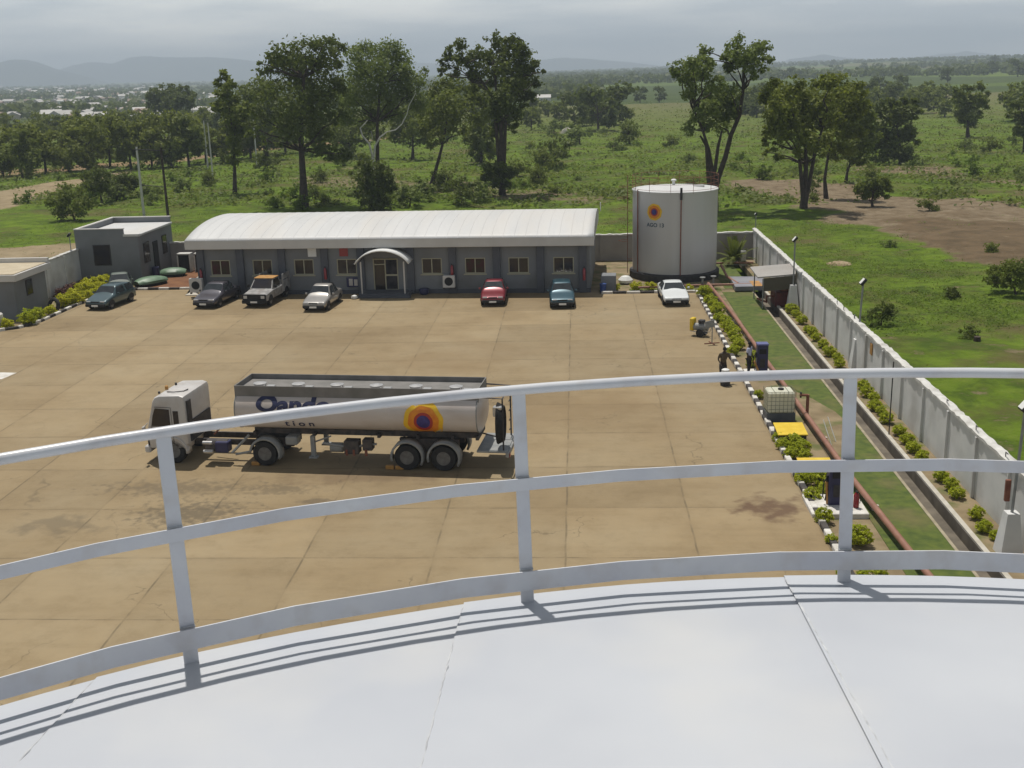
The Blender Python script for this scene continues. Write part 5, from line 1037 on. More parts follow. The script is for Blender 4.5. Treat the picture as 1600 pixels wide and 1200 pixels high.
# ============================================================ PEOPLE
def skin_mesh(name, chain, m, parent, sub=2):
    """chain: list of (parent index, (x,y,z), radius)"""
    me = bpy.data.meshes.new(name); me.from_pydata([c[1] for c in chain], [(c[0], i) for i, c in enumerate(chain) if c[0] >= 0], []); me.materials.append(m)
    o = bpy.data.objects.new(name, me); C.objects.link(o); o.parent = parent
    s = o.modifiers.new('skin', 'SKIN'); s.use_smooth_shade = True
    for i, c in enumerate(chain):
        rr = c[2] if isinstance(c[2], tuple) else (c[2], c[2]); me.skin_vertices[0].data[i].radius = rr; me.skin_vertices[0].data[i].use_root = (i == 0)
    if sub: q = o.modifiers.new('sub', 'SUBSURF'); q.levels = 1; q.render_levels = sub
    return o
def person(label, loc, rz, shirt, trousers, pose, h=1.72):
    t_ = thing('person', label, 'person', (loc[0], loc[1], loc[2]), rz); k = h/1.72; s = {}
    lean, armL, armR, stride = pose; L_ = lambda x, y, z: (x*k, (y-lean*(z-.95) if z > .95 else y)*k, z*k)
    ch = [(-1, L_(0, 0, .95), (.14, .10)), (0, L_(0, 0, 1.12), (.13, .09)), (1, L_(0, 0, 1.32), (.16, .10)), (2, L_(0, .01, 1.44), (.09, .07)), (3, L_(0, .0, 1.52), .05), (4, L_(0, -.02, 1.60), (.075, .09)), (5, L_(0, -.02, 1.69), (.07, .085))]
    for sx, arm in ((-1, armL), (1, armR)):
        i = len(ch); sh_ = L_(sx*.19, 0, 1.40); el = L_(sx*arm[0][0], arm[0][1], arm[0][2]); wr = L_(sx*arm[1][0], arm[1][1], arm[1][2])
        d = (Vector(wr)-Vector(el)).normalized(); hd = Vector(wr)+d*.08
        ch += [(3, sh_, .058), (i, el, .042), (i+1, wr, .028), (i+2, tuple(hd), (.038, .018))]
        side = d.cross(Vector((0, 0, 1))); side = side.normalized() if side.length > .1 else Vector((0, 1, 0))
        for j in range(4):
            f0 = hd+side*(.028-.018*j)+d*.015; Lf = (.065, .078, .072, .055)[j]; n0 = len(ch)
            ch += [(i+3, tuple(f0), .010), (n0, tuple(f0+d*Lf*.55), .009), (n0+1, tuple(f0+d*Lf+Vector((0, -.015, -.01))), .008)]
        n0 = len(ch); ch += [(i+2, tuple(Vector(wr)+d*.03+side*.035), .010), (n0, tuple(Vector(wr)+d*.075+side*.055), .009)]
    for sx, st_ in ((-1, -stride), (1, stride)):
        i = len(ch); ch += [(0, L_(sx*.10, 0, .86), .10), (i, L_(sx*.11, st_*.5-.02, .48), .062), (i+1, L_(sx*.11, st_, .09), .042), (i+2, L_(sx*.12, st_-.16, .035), (.045, .03))]
    body_ = skin_mesh('body', ch, M['skin'], t_)
    hd_ = Vector(L_(0, -.02, 1.64))
    g = MB(); rows = []
    for a in range(9):
        ph = math.pi*.62*a/8; rows.append([(hd_.x+math.sin(ph)*.088*math.cos(q_), hd_.y+.012+math.sin(ph)*.10*math.sin(q_), hd_.z+.02+math.cos(ph)*.105) for q_ in [2*math.pi*j/14 for j in range(14)]])
    g.grid(rows, closed=True); g.build('hair', M['hair'], t_, True)
    g = MB(); g.tube([hd_+Vector((0, -.10, .0)), hd_+Vector((0, -.125, -.03)), hd_+Vector((0, -.10, -.04))], [.012, .018, .012], 6); g.tube([hd_+Vector((-.03, -.098, -.068)), hd_+Vector((.03, -.098, -.068))], .009, 5)
    for sx in (-1, 1): g.lathe([(.004, hd_.y-.11), (.012, hd_.y-.102), (.012, hd_.y-.09)], hd_.x+sx*.033, hd_.z+.015, 8, axis='y'); g.tube([hd_+Vector((sx*.08, 0, .03)), hd_+Vector((sx*.095, .01, 0)), hd_+Vector((sx*.08, 0, -.03))], .014, 5)
    g.build('face', mat('face_features', (.02, .011, .008)), t_, True)
    chs = [(-1, L_(0, 0, .90), (.165, .125)), (0, L_(0, 0, 1.12), (.155, .11)), (1, L_(0, 0, 1.32), (.185, .12)), (2, L_(0, 0, 1.43), (.10, .08))]
    for sx, arm in ((-1, armL), (1, armR)):
        i = len(chs); sh_ = Vector(L_(sx*.195, 0, 1.39)); el = Vector(L_(sx*arm[0][0], arm[0][1], arm[0][2])); chs += [(2, tuple(sh_), .075), (i, tuple(sh_.lerp(el, .85)), .062)]
    skin_mesh('shirt', chs, shirt, t_)
    chs = [(-1, L_(0, 0, .93), (.155, .12))]
    for sx, st_ in ((-1, -stride), (1, stride)):
        i = len(chs); chs += [(0, L_(sx*.10, 0, .80), .115), (i, L_(sx*.11, st_*.5-.02, .48), .085), (i+1, L_(sx*.11, st_*.95, .12), .07)]
    skin_mesh('trousers', chs, trousers, t_)
    for sx, st_ in ((-1, -stride), (1, stride)): MB().box((sx*.12-.05)*k, (st_-.22)*k, 0, (sx*.12+.05)*k, (st_+.06)*k, .075*k, bev=.03).build('shoe', M['black'], t_)
    return t_
person('person in brown shirt and dark trousers bending over beside the black and white kerb', (7.1, 54.6, 0), R(15), mat('brown_shirt', (.075, .055, .03), (.10, .075, .045), 6, .9), M['dark'], (.22, ((.27, .0, 1.15), (.24, -.22, 1.0)), ((.30, -.02, 1.15), (.34, -.25, 1.05)), .08), 1.80)
person('person in pale blue shirt and black trousers on the slab by the blue pump', (8.52, 55.65, .14), R(60), mat('pale_blue_shirt', (.45, .47, .66), (.55, .57, .72), 8, .9), mat('black_trousers', (.012, .011, .016)), (.02, ((.26, .02, 1.14), (.24, -.12, .92)), ((.27, .0, 1.14), (.25, -.10, .92)), .04), 1.62)
dr = thing('small_drum', 'dark drum with white lid on the ground in front of the person in brown', 'drum', (7.15, 54.0, 0)); MB().lathe([(.2, 0), (.24, .02), (.24, .3), (.25, .31), (.24, .32), (.24, .66)], n=18).build('barrel', M['dark'], dr, True); MB().lathe([(.2, .662), (.19, .80), (.12, .84)], n=16).build('lid', M['white'], dr, True)

# ============================================================ TREES BUILT LOBE BY LOBE
def big_tree(name, label, base, lobes, m, leaf_n, size, trunk=(), tr=.28, seed=0, group=None, depth=1.0, cat='tree', forks=None, bark='bark', clump=.26, fill=.5):
    """base px; lobes (px,py,r px) seen at the base's distance; trunk px polyline"""
    B = at(*base); B.z = -.1; q = random.Random(seed); t_ = thing(name, label, cat, (B.x, B.y, 0), 0, group)
    dist = math.hypot(B.x, B.y); spx = dist/F*1.02; cx = sum(l[0] for l in lobes)/len(lobes); hw = max(abs(l[0]-cx)+l[2] for l in lobes)
    L = []
    for x, y, r in lobes:
        e = max(.15, 1-((x-cx)/hw)**2)**.5; dy = q.uniform(-1, 1)*hw*spx*.62*e*depth; p = atY(x, y, B.y+dy); L.append((p.x-B.x, p.y-B.y, p.z, r*spx*(1+dy/dist)))
    leaf_mesh('crown', L, leaf_n, size, m, seed, t_, clump, fill)
    b = MB(); paths = [trunk] if trunk and not isinstance(trunk[0][0], tuple) else list(trunk)
    tops = []
    for pi_, pt in enumerate(paths):
        P = []; rs = []; n = len(pt)
        for i, (x, y) in enumerate(pt):
            p = atY(x, y, B.y); P.append(Vector((p.x-B.x, 0+q.uniform(-.15, .15)*i, max(p.z, -.2) if i else -.2))); rs.append(tr*(1-.62*i/max(1, n-1))*(1 if pi_ == 0 else .7)*(1.35 if i == 0 and pi_ == 0 else 1))
        b.tube(P, rs, 8); tops += P[max(1, n//2):]
    for l in L:      # limbs reach into every lobe
        c = Vector(l[:3]); s0 = min(tops, key=lambda p: (p-c).length+(3 if p.z > c.z-.3 else 0)) if tops else Vector((0, 0, .3))
        if (c-s0).length > .4: pp = limb_path(s0, c, 5, .07, q.random()); b.tube(pp, [tr*.34*(1-.75*i/5) for i in range(6)], 5)
    b.build('trunk', M[bark], t_, True); return t_
SZ = .22
big_tree('broadleaf_tree', 'tallest dark broadleaf tree left of centre with a long straight trunk', (473, 325), [(512, 66, 15), (528, 80, 13), (520, 100, 13), (478, 82, 24), (498, 88, 24), (445, 88, 20), (430, 96, 14), (455, 112, 30), (418, 110, 12), (408, 100, 8), (495, 125, 34), (525, 135, 18), (415, 140, 20), (450, 158, 30), (495, 170, 32), (430, 190, 22), (465, 200, 24), (500, 210, 22), (405, 178, 16), (400, 212, 14), (425, 218, 14), (530, 180, 14), (515, 232, 18), (535, 240, 12), (493, 238, 12), (388, 195, 10)], M['leaf_dark'], 11500, SZ*1.1, ((475, 326), (474, 280), (471, 235), (470, 180), (476, 120)), .48, 1)
big_tree('sapling_tree', 'slim young tree with bright upper leaves standing left of the tallest tree', (366, 303), [(353, 120, 9), (345, 130, 8), (360, 132, 9), (350, 146, 11), (364, 152, 10), (344, 165, 10), (358, 170, 13), (372, 180, 14), (385, 170, 10), (366, 198, 13), (378, 205, 10), (362, 218, 10), (370, 232, 10), (362, 250, 8)], M['leaf_mid'], 4800, SZ*1.15, ((367, 304), (366, 260), (363, 220), (355, 140)), .26, 2)
big_tree('feathery_tree', 'pale feathery-leaved tree right of the tallest dark tree', (592, 300), [(553, 84, 14), (570, 78, 12), (590, 86, 15), (610, 80, 16), (628, 90, 12), (560, 105, 18), (585, 110, 18), (612, 108, 22), (634, 112, 10), (645, 125, 14), (660, 112, 8), (662, 130, 8), (560, 130, 18), (590, 138, 22), (622, 140, 20), (548, 150, 15), (645, 150, 15), (655, 165, 12), (560, 170, 18), (592, 175, 18), (615, 172, 14), (545, 188, 12), (570, 190, 12)], M['leaf_light'], 14000, SZ*.95, ((592, 301), (590, 250), (590, 190), (594, 130)), .33, 3, clump=.36)
big_tree('scrub_tree', 'dense scrubby small tree right behind the office roof near the bare pale branches', (583, 332), [(560, 248, 10), (572, 255, 14), (588, 262, 16), (600, 275, 14), (570, 280, 16), (590, 292, 18), (575, 305, 16), (597, 308, 14), (558, 268, 10), (610, 292, 9), (585, 322, 14)], M['leaf_dark'], 4200, SZ, ((583, 333), (582, 290), (580, 262)), .2, 4)
B0 = at(584, 320); dt = thing('dead_tree', 'bare pale dead tree with crooked white branches above the scrub', 'dead tree', (B0.x, B0.y+1.5, 0))
b = MB()
for pth, r in ((((584, 320), (584, 262), (581, 240), (577, 225), (566, 212), (563, 200), (570, 193), (574, 188)), .16), (((583, 258), (586, 228), (594, 214), (605, 206), (618, 203), (628, 194), (631, 186)), .13), (((628, 194), (636, 178), (639, 165), (647, 150), (650, 145)), .07), (((577, 225), (582, 215), (580, 205)), .05)):
    P = [atY(x, y, B0.y+1.5)-Vector((B0.x, B0.y+1.5, 0)) for x, y in pth]; b.tube(P, [r*(1-.7*i/len(P)) for i in range(len(P))], 6)
b.build('trunk', M['bark_pale'], dt, True)
big_tree('leaning_tree', 'medium green tree with a thin leaning trunk between the two tall trees', (675, 289), [(690, 140, 18), (712, 132, 16), (735, 145, 16), (755, 150, 14), (765, 165, 12), (675, 160, 18), (700, 165, 22), (728, 172, 20), (750, 182, 14), (670, 185, 16), (692, 195, 18), (715, 200, 14), (664, 205, 10), (682, 215, 12), (675, 225, 8)], M['leaf_mid'], 7500, SZ*1.1, ((674, 290), (682, 262), (692, 225), (700, 180)), .3, 5)
big_tree('broadleaf_tree', 'large dark spreading tree with lumpy crown near the middle of the horizon', (784, 306), [(768, 60, 11), (782, 68, 13), (800, 68, 13), (815, 80, 12), (755, 82, 13), (738, 92, 14), (720, 70, 9), (710, 84, 12), (722, 96, 12), (698, 98, 10), (690, 112, 6), (712, 112, 12), (775, 92, 20), (798, 100, 22), (822, 100, 16), (838, 104, 10), (847, 112, 6), (745, 112, 16), (770, 122, 16), (800, 126, 18), (826, 124, 14), (838, 128, 8), (742, 132, 12), (768, 150, 12), (790, 150, 15), (812, 148, 14), (830, 152, 8), (780, 172, 14), (800, 176, 14), (818, 168, 8), (785, 195, 14), (803, 198, 10), (775, 208, 9)], M['leaf_dark'], 11500, SZ*1.1, (((785, 307), (784, 260), (783, 225), (783, 190), (776, 150), (772, 110)), ((783, 195), (790, 180), (800, 155), (815, 120)), ((780, 170), (772, 155), (755, 130), (728, 100))), .36, 6)
big_tree('scrub_tree', 'low scrubby tree in front of the trunk of the large spreading tree', (790, 308), [(768, 268, 12), (782, 260, 10), (795, 268, 10), (775, 282, 10), (760, 278, 8), (788, 285, 8)], M['leaf_dark'], 2200, SZ, ((790, 309), (784, 290), (778, 270)), .2, 7)
big_tree('forked_tree', 'tall forked tree rising behind the white fuel tank', (1115, 330), [(1152, 66, 11), (1142, 78, 9), (1160, 84, 13), (1185, 66, 10), (1196, 74, 8), (1182, 84, 12), (1197, 92, 8), (1170, 98, 13), (1190, 104, 9), (1150, 100, 10), (1135, 92, 7), (1138, 106, 7), (1178, 118, 7), (1100, 82, 9), (1112, 94, 7), (1102, 98, 10), (1082, 100, 12), (1066, 102, 10), (1056, 108, 9), (1090, 116, 12), (1072, 122, 12), (1108, 112, 8), (1078, 140, 12), (1098, 146, 13), (1118, 132, 12), (1120, 150, 14), (1138, 140, 12), (1142, 155, 12), (1108, 168, 15), (1130, 175, 16), (1090, 180, 12), (1105, 192, 13), (1125, 195, 12), (1145, 175, 10), (1080, 200, 10)], M['leaf_light'], 10000, SZ*.92, (((1116, 331), (1117, 300), (1122, 278), (1133, 245), (1143, 212), (1156, 180), (1162, 140), (1164, 100)), ((1119, 290), (1112, 262), (1108, 235), (1098, 205), (1086, 175)), ((1110, 245), (1122, 230), (1128, 205)), ((1112, 252), (1104, 228), (1094, 212))), .36, 8, clump=.32)
big_tree('spreading_tree', 'big olive-green spreading tree right of the tank, nearest of its cluster', (1256, 331), [(1205, 135, 12), (1220, 140, 14), (1240, 132, 13), (1202, 150, 14), (1225, 158, 18), (1248, 155, 16), (1275, 135, 14), (1295, 128, 14), (1270, 160, 18), (1300, 152, 18), (1215, 178, 18), (1240, 182, 20), (1268, 188, 20), (1295, 182, 18), (1205, 200, 14), (1225, 205, 16), (1248, 215, 16), (1272, 218, 14), (1200, 222, 8), (1198, 238, 6), (1216, 230, 8), (1217, 246, 6), (1240, 240, 10), (1262, 245, 12), (1285, 235, 10)], M['leaf_olive'], 9500, SZ*1.05, (((1255, 332), (1258, 290), (1260, 255), (1258, 225)), ((1260, 262), (1248, 235), (1244, 200)), ((1259, 255), (1275, 230), (1285, 200))), .36, 9)
big_tree('spreading_tree', 'olive-green tree with a thin trunk just behind the nearest spreading tree', (1291, 310), [(1320, 130, 14), (1338, 140, 13), (1345, 158, 12), (1325, 152, 18), (1310, 175, 18), (1338, 178, 14), (1318, 200, 18), (1300, 212, 16), (1338, 205, 12), (1305, 238, 12), (1322, 232, 12)], M['leaf_olive'], 6200, SZ*1.05, ((1291, 311), (1289, 280), (1292, 250), (1305, 200)), .24, 10)
big_tree('spreading_tree', 'smaller olive tree with short trunk third in the right-hand cluster', (1321, 287), [(1350, 165, 10), (1355, 185, 12), (1345, 205, 14), (1330, 222, 14), (1352, 228, 14), (1365, 210, 12), (1342, 245, 12), (1325, 250, 8)], M['leaf_mid'], 3600, SZ*1.1, ((1321, 288), (1324, 270), (1332, 240)), .22, 11)
big_tree('dark_tree', 'dense dark tree reaching the ground at the right end of the cluster', (1408, 256), [(1372, 170, 12), (1390, 165, 10), (1412, 160, 8), (1424, 158, 8), (1425, 175, 10), (1405, 180, 12), (1380, 185, 14), (1370, 205, 14), (1395, 208, 16), (1415, 205, 14), (1428, 218, 9), (1375, 230, 14), (1400, 235, 14), (1416, 240, 10), (1385, 248, 8)], M['leaf_dark'], 5200, SZ*1.5, ((1408, 257), (1406, 230), (1402, 200)), .3, 12)
big_tree('field_tree', 'lone round tree standing in the green field at the right', (1512, 216), [(1500, 142, 8), (1512, 140, 8), (1528, 138, 9), (1538, 148, 6), (1495, 155, 8), (1512, 158, 11), (1530, 158, 10), (1540, 168, 6), (1502, 174, 10), (1522, 176, 10), (1515, 190, 8), (1504, 186, 6)], M['leaf_mid'], 3600, SZ*1.7, ((1512, 217), (1512, 195), (1512, 170)), .35, 13)
big_tree('dark_tree', 'dark tree cut off by the right edge of the photo', (1602, 238), [(1590, 165, 10), (1605, 160, 12), (1582, 180, 9), (1600, 185, 14), (1615, 180, 14), (1598, 205, 10), (1612, 205, 12)], M['leaf_dark'], 2600, SZ*1.5, ((1602, 239), (1601, 215), (1602, 190)), .35, 14)
big_tree('field_tree', 'pale green tree on the skyline slope behind the dark tree at the right edge', (1592, 190), [(1585, 140, 10), (1600, 135, 10), (1575, 150, 9), (1592, 152, 12), (1608, 150, 12), (1580, 162, 8)], M['leaf_mid'], 1500, SZ*2.2, ((1592, 191), (1592, 160)), .4, 15)
big_tree('round_bush_tree', 'low round leafy tree at the edge of the brown field', (1364, 325), [(1346, 292, 8), (1362, 284, 9), (1378, 286, 9), (1388, 294, 7), (1352, 302, 8), (1370, 300, 10), (1384, 304, 6), (1340, 298, 5)], M['leaf_mid'], 3200, SZ*.8, ((1364, 326), (1362, 315), (1364, 300)), .16, 16)
big_tree('dark_tree', 'round dark tree standing above the left tree row in front of the town', (262, 206), [(238, 148, 10), (252, 140, 9), (270, 140, 9), (288, 138, 8), (298, 146, 8), (238, 160, 10), (255, 156, 14), (275, 156, 14), (295, 158, 10), (250, 170, 12), (270, 172, 12), (288, 170, 10), (232, 152, 6)], M['leaf_dark'], 3800, SZ*2.3, ((262, 207), (262, 185), (265, 160)), .6, 17)
big_tree('field_tree', 'broad shadowy tree filling the gap between the slim young tree and the tallest tree', (415, 250), [(388, 145, 14), (405, 135, 14), (420, 145, 16), (385, 165, 15), (405, 165, 18), (428, 170, 16), (390, 188, 16), (412, 195, 18), (432, 198, 14), (398, 212, 12), (418, 218, 12), (375, 175, 10), (365, 190, 10)], M['leaf_mid'], 4200, SZ*1.5, ((415, 251), (412, 225), (408, 195)), .3, 18)
big_tree('field_tree', 'broad shadowy tree behind the tallest tree and the pale feathery tree', (548, 248), [(528, 155, 14), (545, 165, 16), (530, 180, 16), (552, 188, 18), (572, 195, 16), (535, 205, 16), (558, 212, 16), (580, 215, 12), (600, 205, 12), (520, 220, 10), (545, 228, 12)], M['leaf_mid'], 4000, SZ*1.5, ((548, 249), (548, 225), (548, 200)), .3, 19)
big_tree('field_tree', 'broad shadowy tree between the pale feathery tree and the leaning tree', (645, 250), [(625, 175, 14), (642, 180, 15), (660, 185, 14), (628, 195, 15), (648, 200, 16), (665, 205, 12), (615, 212, 12), (638, 218, 13), (660, 222, 12)], M['leaf_mid'], 3400, SZ*1.5, ((645, 251), (645, 230), (645, 205)), .28, 20)
big_tree('field_tree', 'bushy tree under the crown of the large spreading tree, behind its trunk', (752, 258), [(735, 205, 12), (750, 198, 12), (765, 210, 12), (738, 222, 13), (758, 228, 13), (745, 240, 12), (770, 238, 10)], M['leaf_mid'], 2600, SZ*1.5, ((752, 259), (752, 240), (752, 220)), .24, 26)
# bushes on the plot in front of the trees
big_tree('wild_bush', 'dense dark bush in the field at the far left', (118, 345), [(88, 312, 13), (104, 302, 14), (122, 306, 14), (98, 328, 13), (120, 326, 14), (136, 318, 10)], M['leaf_mid'], 2800, SZ*.8, ((118, 346), (110, 325)), .12, 21, cat='bush')
big_tree('wild_bush', 'round dark bush with short trunk beside the twin power poles', (160, 318), [(140, 278, 12), (158, 272, 12), (150, 290, 13), (166, 288, 10), (138, 294, 9)], M['leaf_dark'], 2200, SZ*.95, ((160, 319), (156, 300)), .15, 22, cat='bush')
big_tree('wild_bush', 'round dark bush between the twin poles and the left bush', (192, 312), [(180, 284, 11), (195, 278, 11), (205, 286, 9), (188, 298, 9), (200, 296, 8)], M['leaf_dark'], 1800, SZ*.95, ((192, 312), (192, 298)), .15, 23, cat='bush')
big_tree('wild_bush', 'big dark bush at the right edge beyond the boundary wall', (1590, 462), [(1552, 430, 12), (1572, 420, 13), (1595, 416, 14), (1560, 442, 11), (1580, 440, 13), (1602, 438, 14), (1545, 438, 7)], M['leaf_mid'], 3600, .11, ((1590, 463), (1582, 445)), .08, 24, cat='bush')
big_tree('wild_bush', 'small dark bush in the bright grass right of the handrail lamp', (1490, 466), [(1486, 458, 8), (1493, 462, 6), (1488, 450, 5)], M['leaf_dark'], 900, .09, ((1490, 466), (1489, 460)), .04, 25, cat='bush')

# ------------------------------------------------------------ prototypes for repeated plants
def crown_proto(seed, r, h, m, n, size, lobes=9, z0=.35, wide=1.0):
    q = random.Random(seed); L = []
    for i in range(lobes):
        a = q.uniform(0, 6.28); d = r*math.sqrt(q.random())*.75; z = h*q.uniform(z0+.12, .88); L.append((math.cos(a)*d*wide, math.sin(a)*d, z, r*q.uniform(.28, .46)))
    return L
def tree_proto(name, seed, r, h, m, n, size, z0=.35, tr=.2, hide=None):
    t_ = thing(name, None, None, (0, 0, 0)); L = crown_proto(seed, r, h, m, n, size, 11, z0); leaf_mesh('crown', L, n, size, M[m], seed, t_, .3)
    b = MB(); q = random.Random(seed); top = Vector((q.uniform(-.3, .3), q.uniform(-.3, .3), h*.6)); b.tube([(0, 0, -.3), tuple(top*.5), tuple(top)], [tr*1.3, tr*.8, tr*.4], 7)
    for l in L: b.tube(limb_path(top*q.uniform(.5, .9), l[:3], 4, .06, q.random()), [tr*.35*(1-.18*i) for i in range(5)], 5)
    b.build('trunk', M['bark'], t_, True); return t_
used = set()
def place(proto, p, rz, s, label, cat, group):
    if proto.name not in used: used.add(proto.name); o = proto
    else: o = copy_tree(proto)
    o.location = p; o.rotation_euler = (0, 0, rz); o.scale = (s, s, s*rnd.uniform(.9, 1.1)); tag(o, label, cat, group); return o
# left roadside row of olive-coloured trees, three ranks deep
PT = [tree_proto('roadside_tree', 30+i, 4.0, 9.5, ['leaf_olive', 'leaf_mid', 'leaf_olive', 'leaf_olive'][i], 3400, .36, .12, .22) for i in range(4)]
ORD = ['first', 'second', 'third', 'fourth', 'fifth', 'sixth', 'seventh', 'eighth', 'ninth', 'tenth', 'eleventh', 'twelfth', 'thirteenth', 'fourteenth', 'fifteenth', 'sixteenth', 'seventeenth', 'eighteenth', 'nineteenth', 'twentieth', 'twenty-first', 'twenty-second', 'twenty-third', 'twenty-fourth', 'twenty-fifth', 'twenty-sixth', 'twenty-seventh', 'twenty-eighth', 'twenty-ninth', 'thirtieth']
row1 = [(5, 276), (36, 280), (72, 272), (108, 268), (140, 272), (172, 262), (205, 266), (238, 264), (268, 262), (296, 262), (322, 255), (350, 256), (392, 248), (418, 244), (446, 240), (498, 236), (540, 234)]
for i, (x, y) in enumerate(row1):
    p = at(x, y); p.z = 0; place(PT[i % 4], p, rnd.uniform(0, 6), rnd.uniform(.78, .98)*(1.0 if x < 460 else .75), '%s bushy olive-green tree from the left in the row along the dirt road' % ORD[i], 'tree', 'roadside tree row')
for i in range(26):
    x = -10+i*21+rnd.uniform(-6, 6); y = rnd.uniform(212, 240)-x*.02; p = at(x, y); p.z = 0
    place(PT[rnd.choice((0, 1, 3))], p, rnd.uniform(0, 6), rnd.uniform(.55, .8), 'bushy tree in the dense belt behind the left roadside row', 'tree', 'left tree belt')
# belt of trees across the middle distance
PF = [tree_proto('field_tree', 50+i, 4.2, 8.0, ['leaf_mid', 'leaf_dark', 'leaf_olive'][i], 900, .6, .12, .25) for i in range(3)]
for i in range(26):
    x = 600+i*15+rnd.uniform(-8, 8); y = rnd.uniform(183, 203); p = at(x, y); p.z = terr(p.x, p.y)
    place(PF[rnd.choice((0, 0, 1, 2))], p, rnd.uniform(0, 6), rnd.uniform(.65, 1.1), 'rounded tree in the belt crossing the middle distance behind the central trees', 'tree', 'middle distance tree belt')
for i in range(34):
    x = 1120+i*11+rnd.uniform(-8, 8); y = rnd.uniform(158, 186); p = at(x, y); p.z = terr(p.x, p.y)
    place(PF[rnd.choice((0, 0, 1))], p, rnd.uniform(0, 6), rnd.uniform(.6, 1.1), 'dark rounded tree in the belt behind the right-hand field', 'tree', 'right field tree belt')
for (x, y, s) in ((952, 196, 1.2), (935, 205, 1.0), (1375, 148, .9), (1405, 146, .9), (1480, 130, .9), (1550, 118, 1.2), (1590, 122, 1.3), (1230, 125, 1), (972, 158, .6), (1000, 160, .6), (1030, 160, .6), (1300, 108, 1.2), (1350, 112, 1), (1555, 108, 1.2)):
    p = at(x, y); p.z = terr(p.x, p.y); place(PF[1], p, rnd.uniform(0, 6), s*rnd.uniform(.9, 1.2), 'single dark tree standing alone in the far right farmland', 'tree', 'lone farmland trees')
# wild shrubs on the plots
PS = [tree_proto('wild_shrub', 70+i, 1.5, 2.0, ['leaf_mid', 'leaf_bright', 'leaf_dark', 'leaf_light'][i], 750, .15, .1, .06) for i in range(4)]
spec = [(865, 212, 2.2), (905, 226, 2.4), (985, 226, 2.4), (855, 268, 1.8), (870, 262, 2.2), (845, 292, 1.4), (808, 278, 1.5), (1045, 232, 1.4), (640, 325, 1.6), (722, 322, 1.7), (700, 300, 1.5), (655, 316, 1.4), (742, 318, 1.3), (1330, 248, 1.3), (1545, 240, 1.5), (1508, 238, 1.1), (1452, 330, .9), (1270, 300, .9), (1272, 318, .7), (1390, 388, .5), (1515, 533, .5), (1375, 510, .7), (1552, 398, .6), (420, 268, 1.6), (500, 290, 1.2), (330, 292, 1.2), (285, 300, 1.2)]
for x, y, s in spec:
    p = at(x, y); p.z = -.1; place(PS[rnd.choice((0, 2, 0, 3))], p, rnd.uniform(0, 6), s, 'leafy wild shrub growing in the open grassland beyond the compound wall', 'shrub', 'wild shrubs in the grassland')
n = 0
while n < 120:
    y = 208+(330-208)*rnd.random()**.8; x = rnd.uniform(-10, 1610); p = at(x, y)
    if p.y < 97 and p.x < 15: continue
    if 1160 < x and 288 < y: 
        if rnd.random() < .75: continue
    s = rnd.uniform(.35, 1.15)*(1 if y > 240 else 1.3); p.z = -.15
    place(PS[rnd.choice((0, 1, 1, 3, 3))], p, rnd.uniform(0, 6), s, 'leafy wild shrub growing in the open grassland beyond the compound wall', 'shrub', 'wild shrubs in the grassland'); n += 1
# grass tufts as ground cover
def tufts(name, N_, region, size, m, seed, far=200, thr=.05, k=9):
    g = np.random.default_rng(seed); P = []
    while len(P) < N_:
        x = g.uniform(-40, 1640, 4000); y = region[0]+(region[1]-region[0])*g.random(4000)
        for a, c in zip(x, y):
            p = at(a, c)
            if (p.x < 14.6 and p.y < 92.6 and p.x > -39.0) or (p.x < 14.6 and p.y < 68) or p.y > far: continue
            if p.x < -36 and 70 < p.y < 78: continue
            P.append((p.x, p.y))
            if len(P) >= N_: break
    P = np.array(P); nn_ = np.array([mnoise.noise((a*.16, c*.16, seed)) for a, c in P]); 
    fd = np.maximum(seg_inside(P[:, 0], P[:, 1], fieldP), np.maximum(seg_inside(P[:, 0], P[:, 1], pathP), seg_inside(P[:, 0], P[:, 1], sandP)))
    P = P[(nn_ + .5*g.random(len(P)) > thr) & ((fd < 0) | (g.random(len(P)) < .05))]; n_ = len(P)
    c = np.repeat(P, k, 0); hh = np.repeat(size*(.4+g.random(n_)), k); n2 = n_*k
    p = np.stack([c[:, 0]+g.normal(size=n2)*size*1.5, c[:, 1]+g.normal(size=n2)*size*1.5, hh*g.random(n2)], 1)
    nr = g.normal(size=(n2, 3))*.45+np.array([0, 0, 1.0]); nr /= np.linalg.norm(nr, axis=1)[:, None]; a = np.cross(nr, g.normal(size=(n2, 3))); a /= np.linalg.norm(a, axis=1)[:, None]; b_ = np.cross(nr, a); s = (size*.42*(.6+.8*g.random(n2)))[:, None]
    V = np.stack([p-a*s, p-b_*s*.6, p+a*s, p+b_*s*.6], 1).reshape(-1, 3); T = n2
    me = bpy.data.meshes.new(name); me.vertices.add(len(V)); me.vertices.foreach_set('co', V.ravel()); me.loops.add(len(V)); me.loops.foreach_set('vertex_index', np.arange(len(V), dtype=np.int32))
    me.polygons.add(T); me.polygons.foreach_set('loop_start', np.arange(T, dtype=np.int32)*4); me.polygons.foreach_set('loop_total', np.full(T, 4, np.int32)); me.materials.append(M[m]); me.update(calc_edges=True)
    o = bpy.data.objects.new(name, me); C.objects.link(o); tag(o, kind='stuff'); return o
tufts('wild_grass', 20000, (250, 575), .15, 'leaf_bright', 3)
tufts('weeds', 4000, (225, 575), .17, 'leaf_mid', 4)

tufts('scrub', 15000, (160, 325), .62, 'leaf_mid', 8, 520, .38, 8)
tufts('scrub', 8000, (150, 320), .50, 'leaf_bright', 9, 520, .30, 8)
tufts('dark_scrub', 6500, (170, 325), .7, 'leaf_dark', 12, 480, .48, 9)
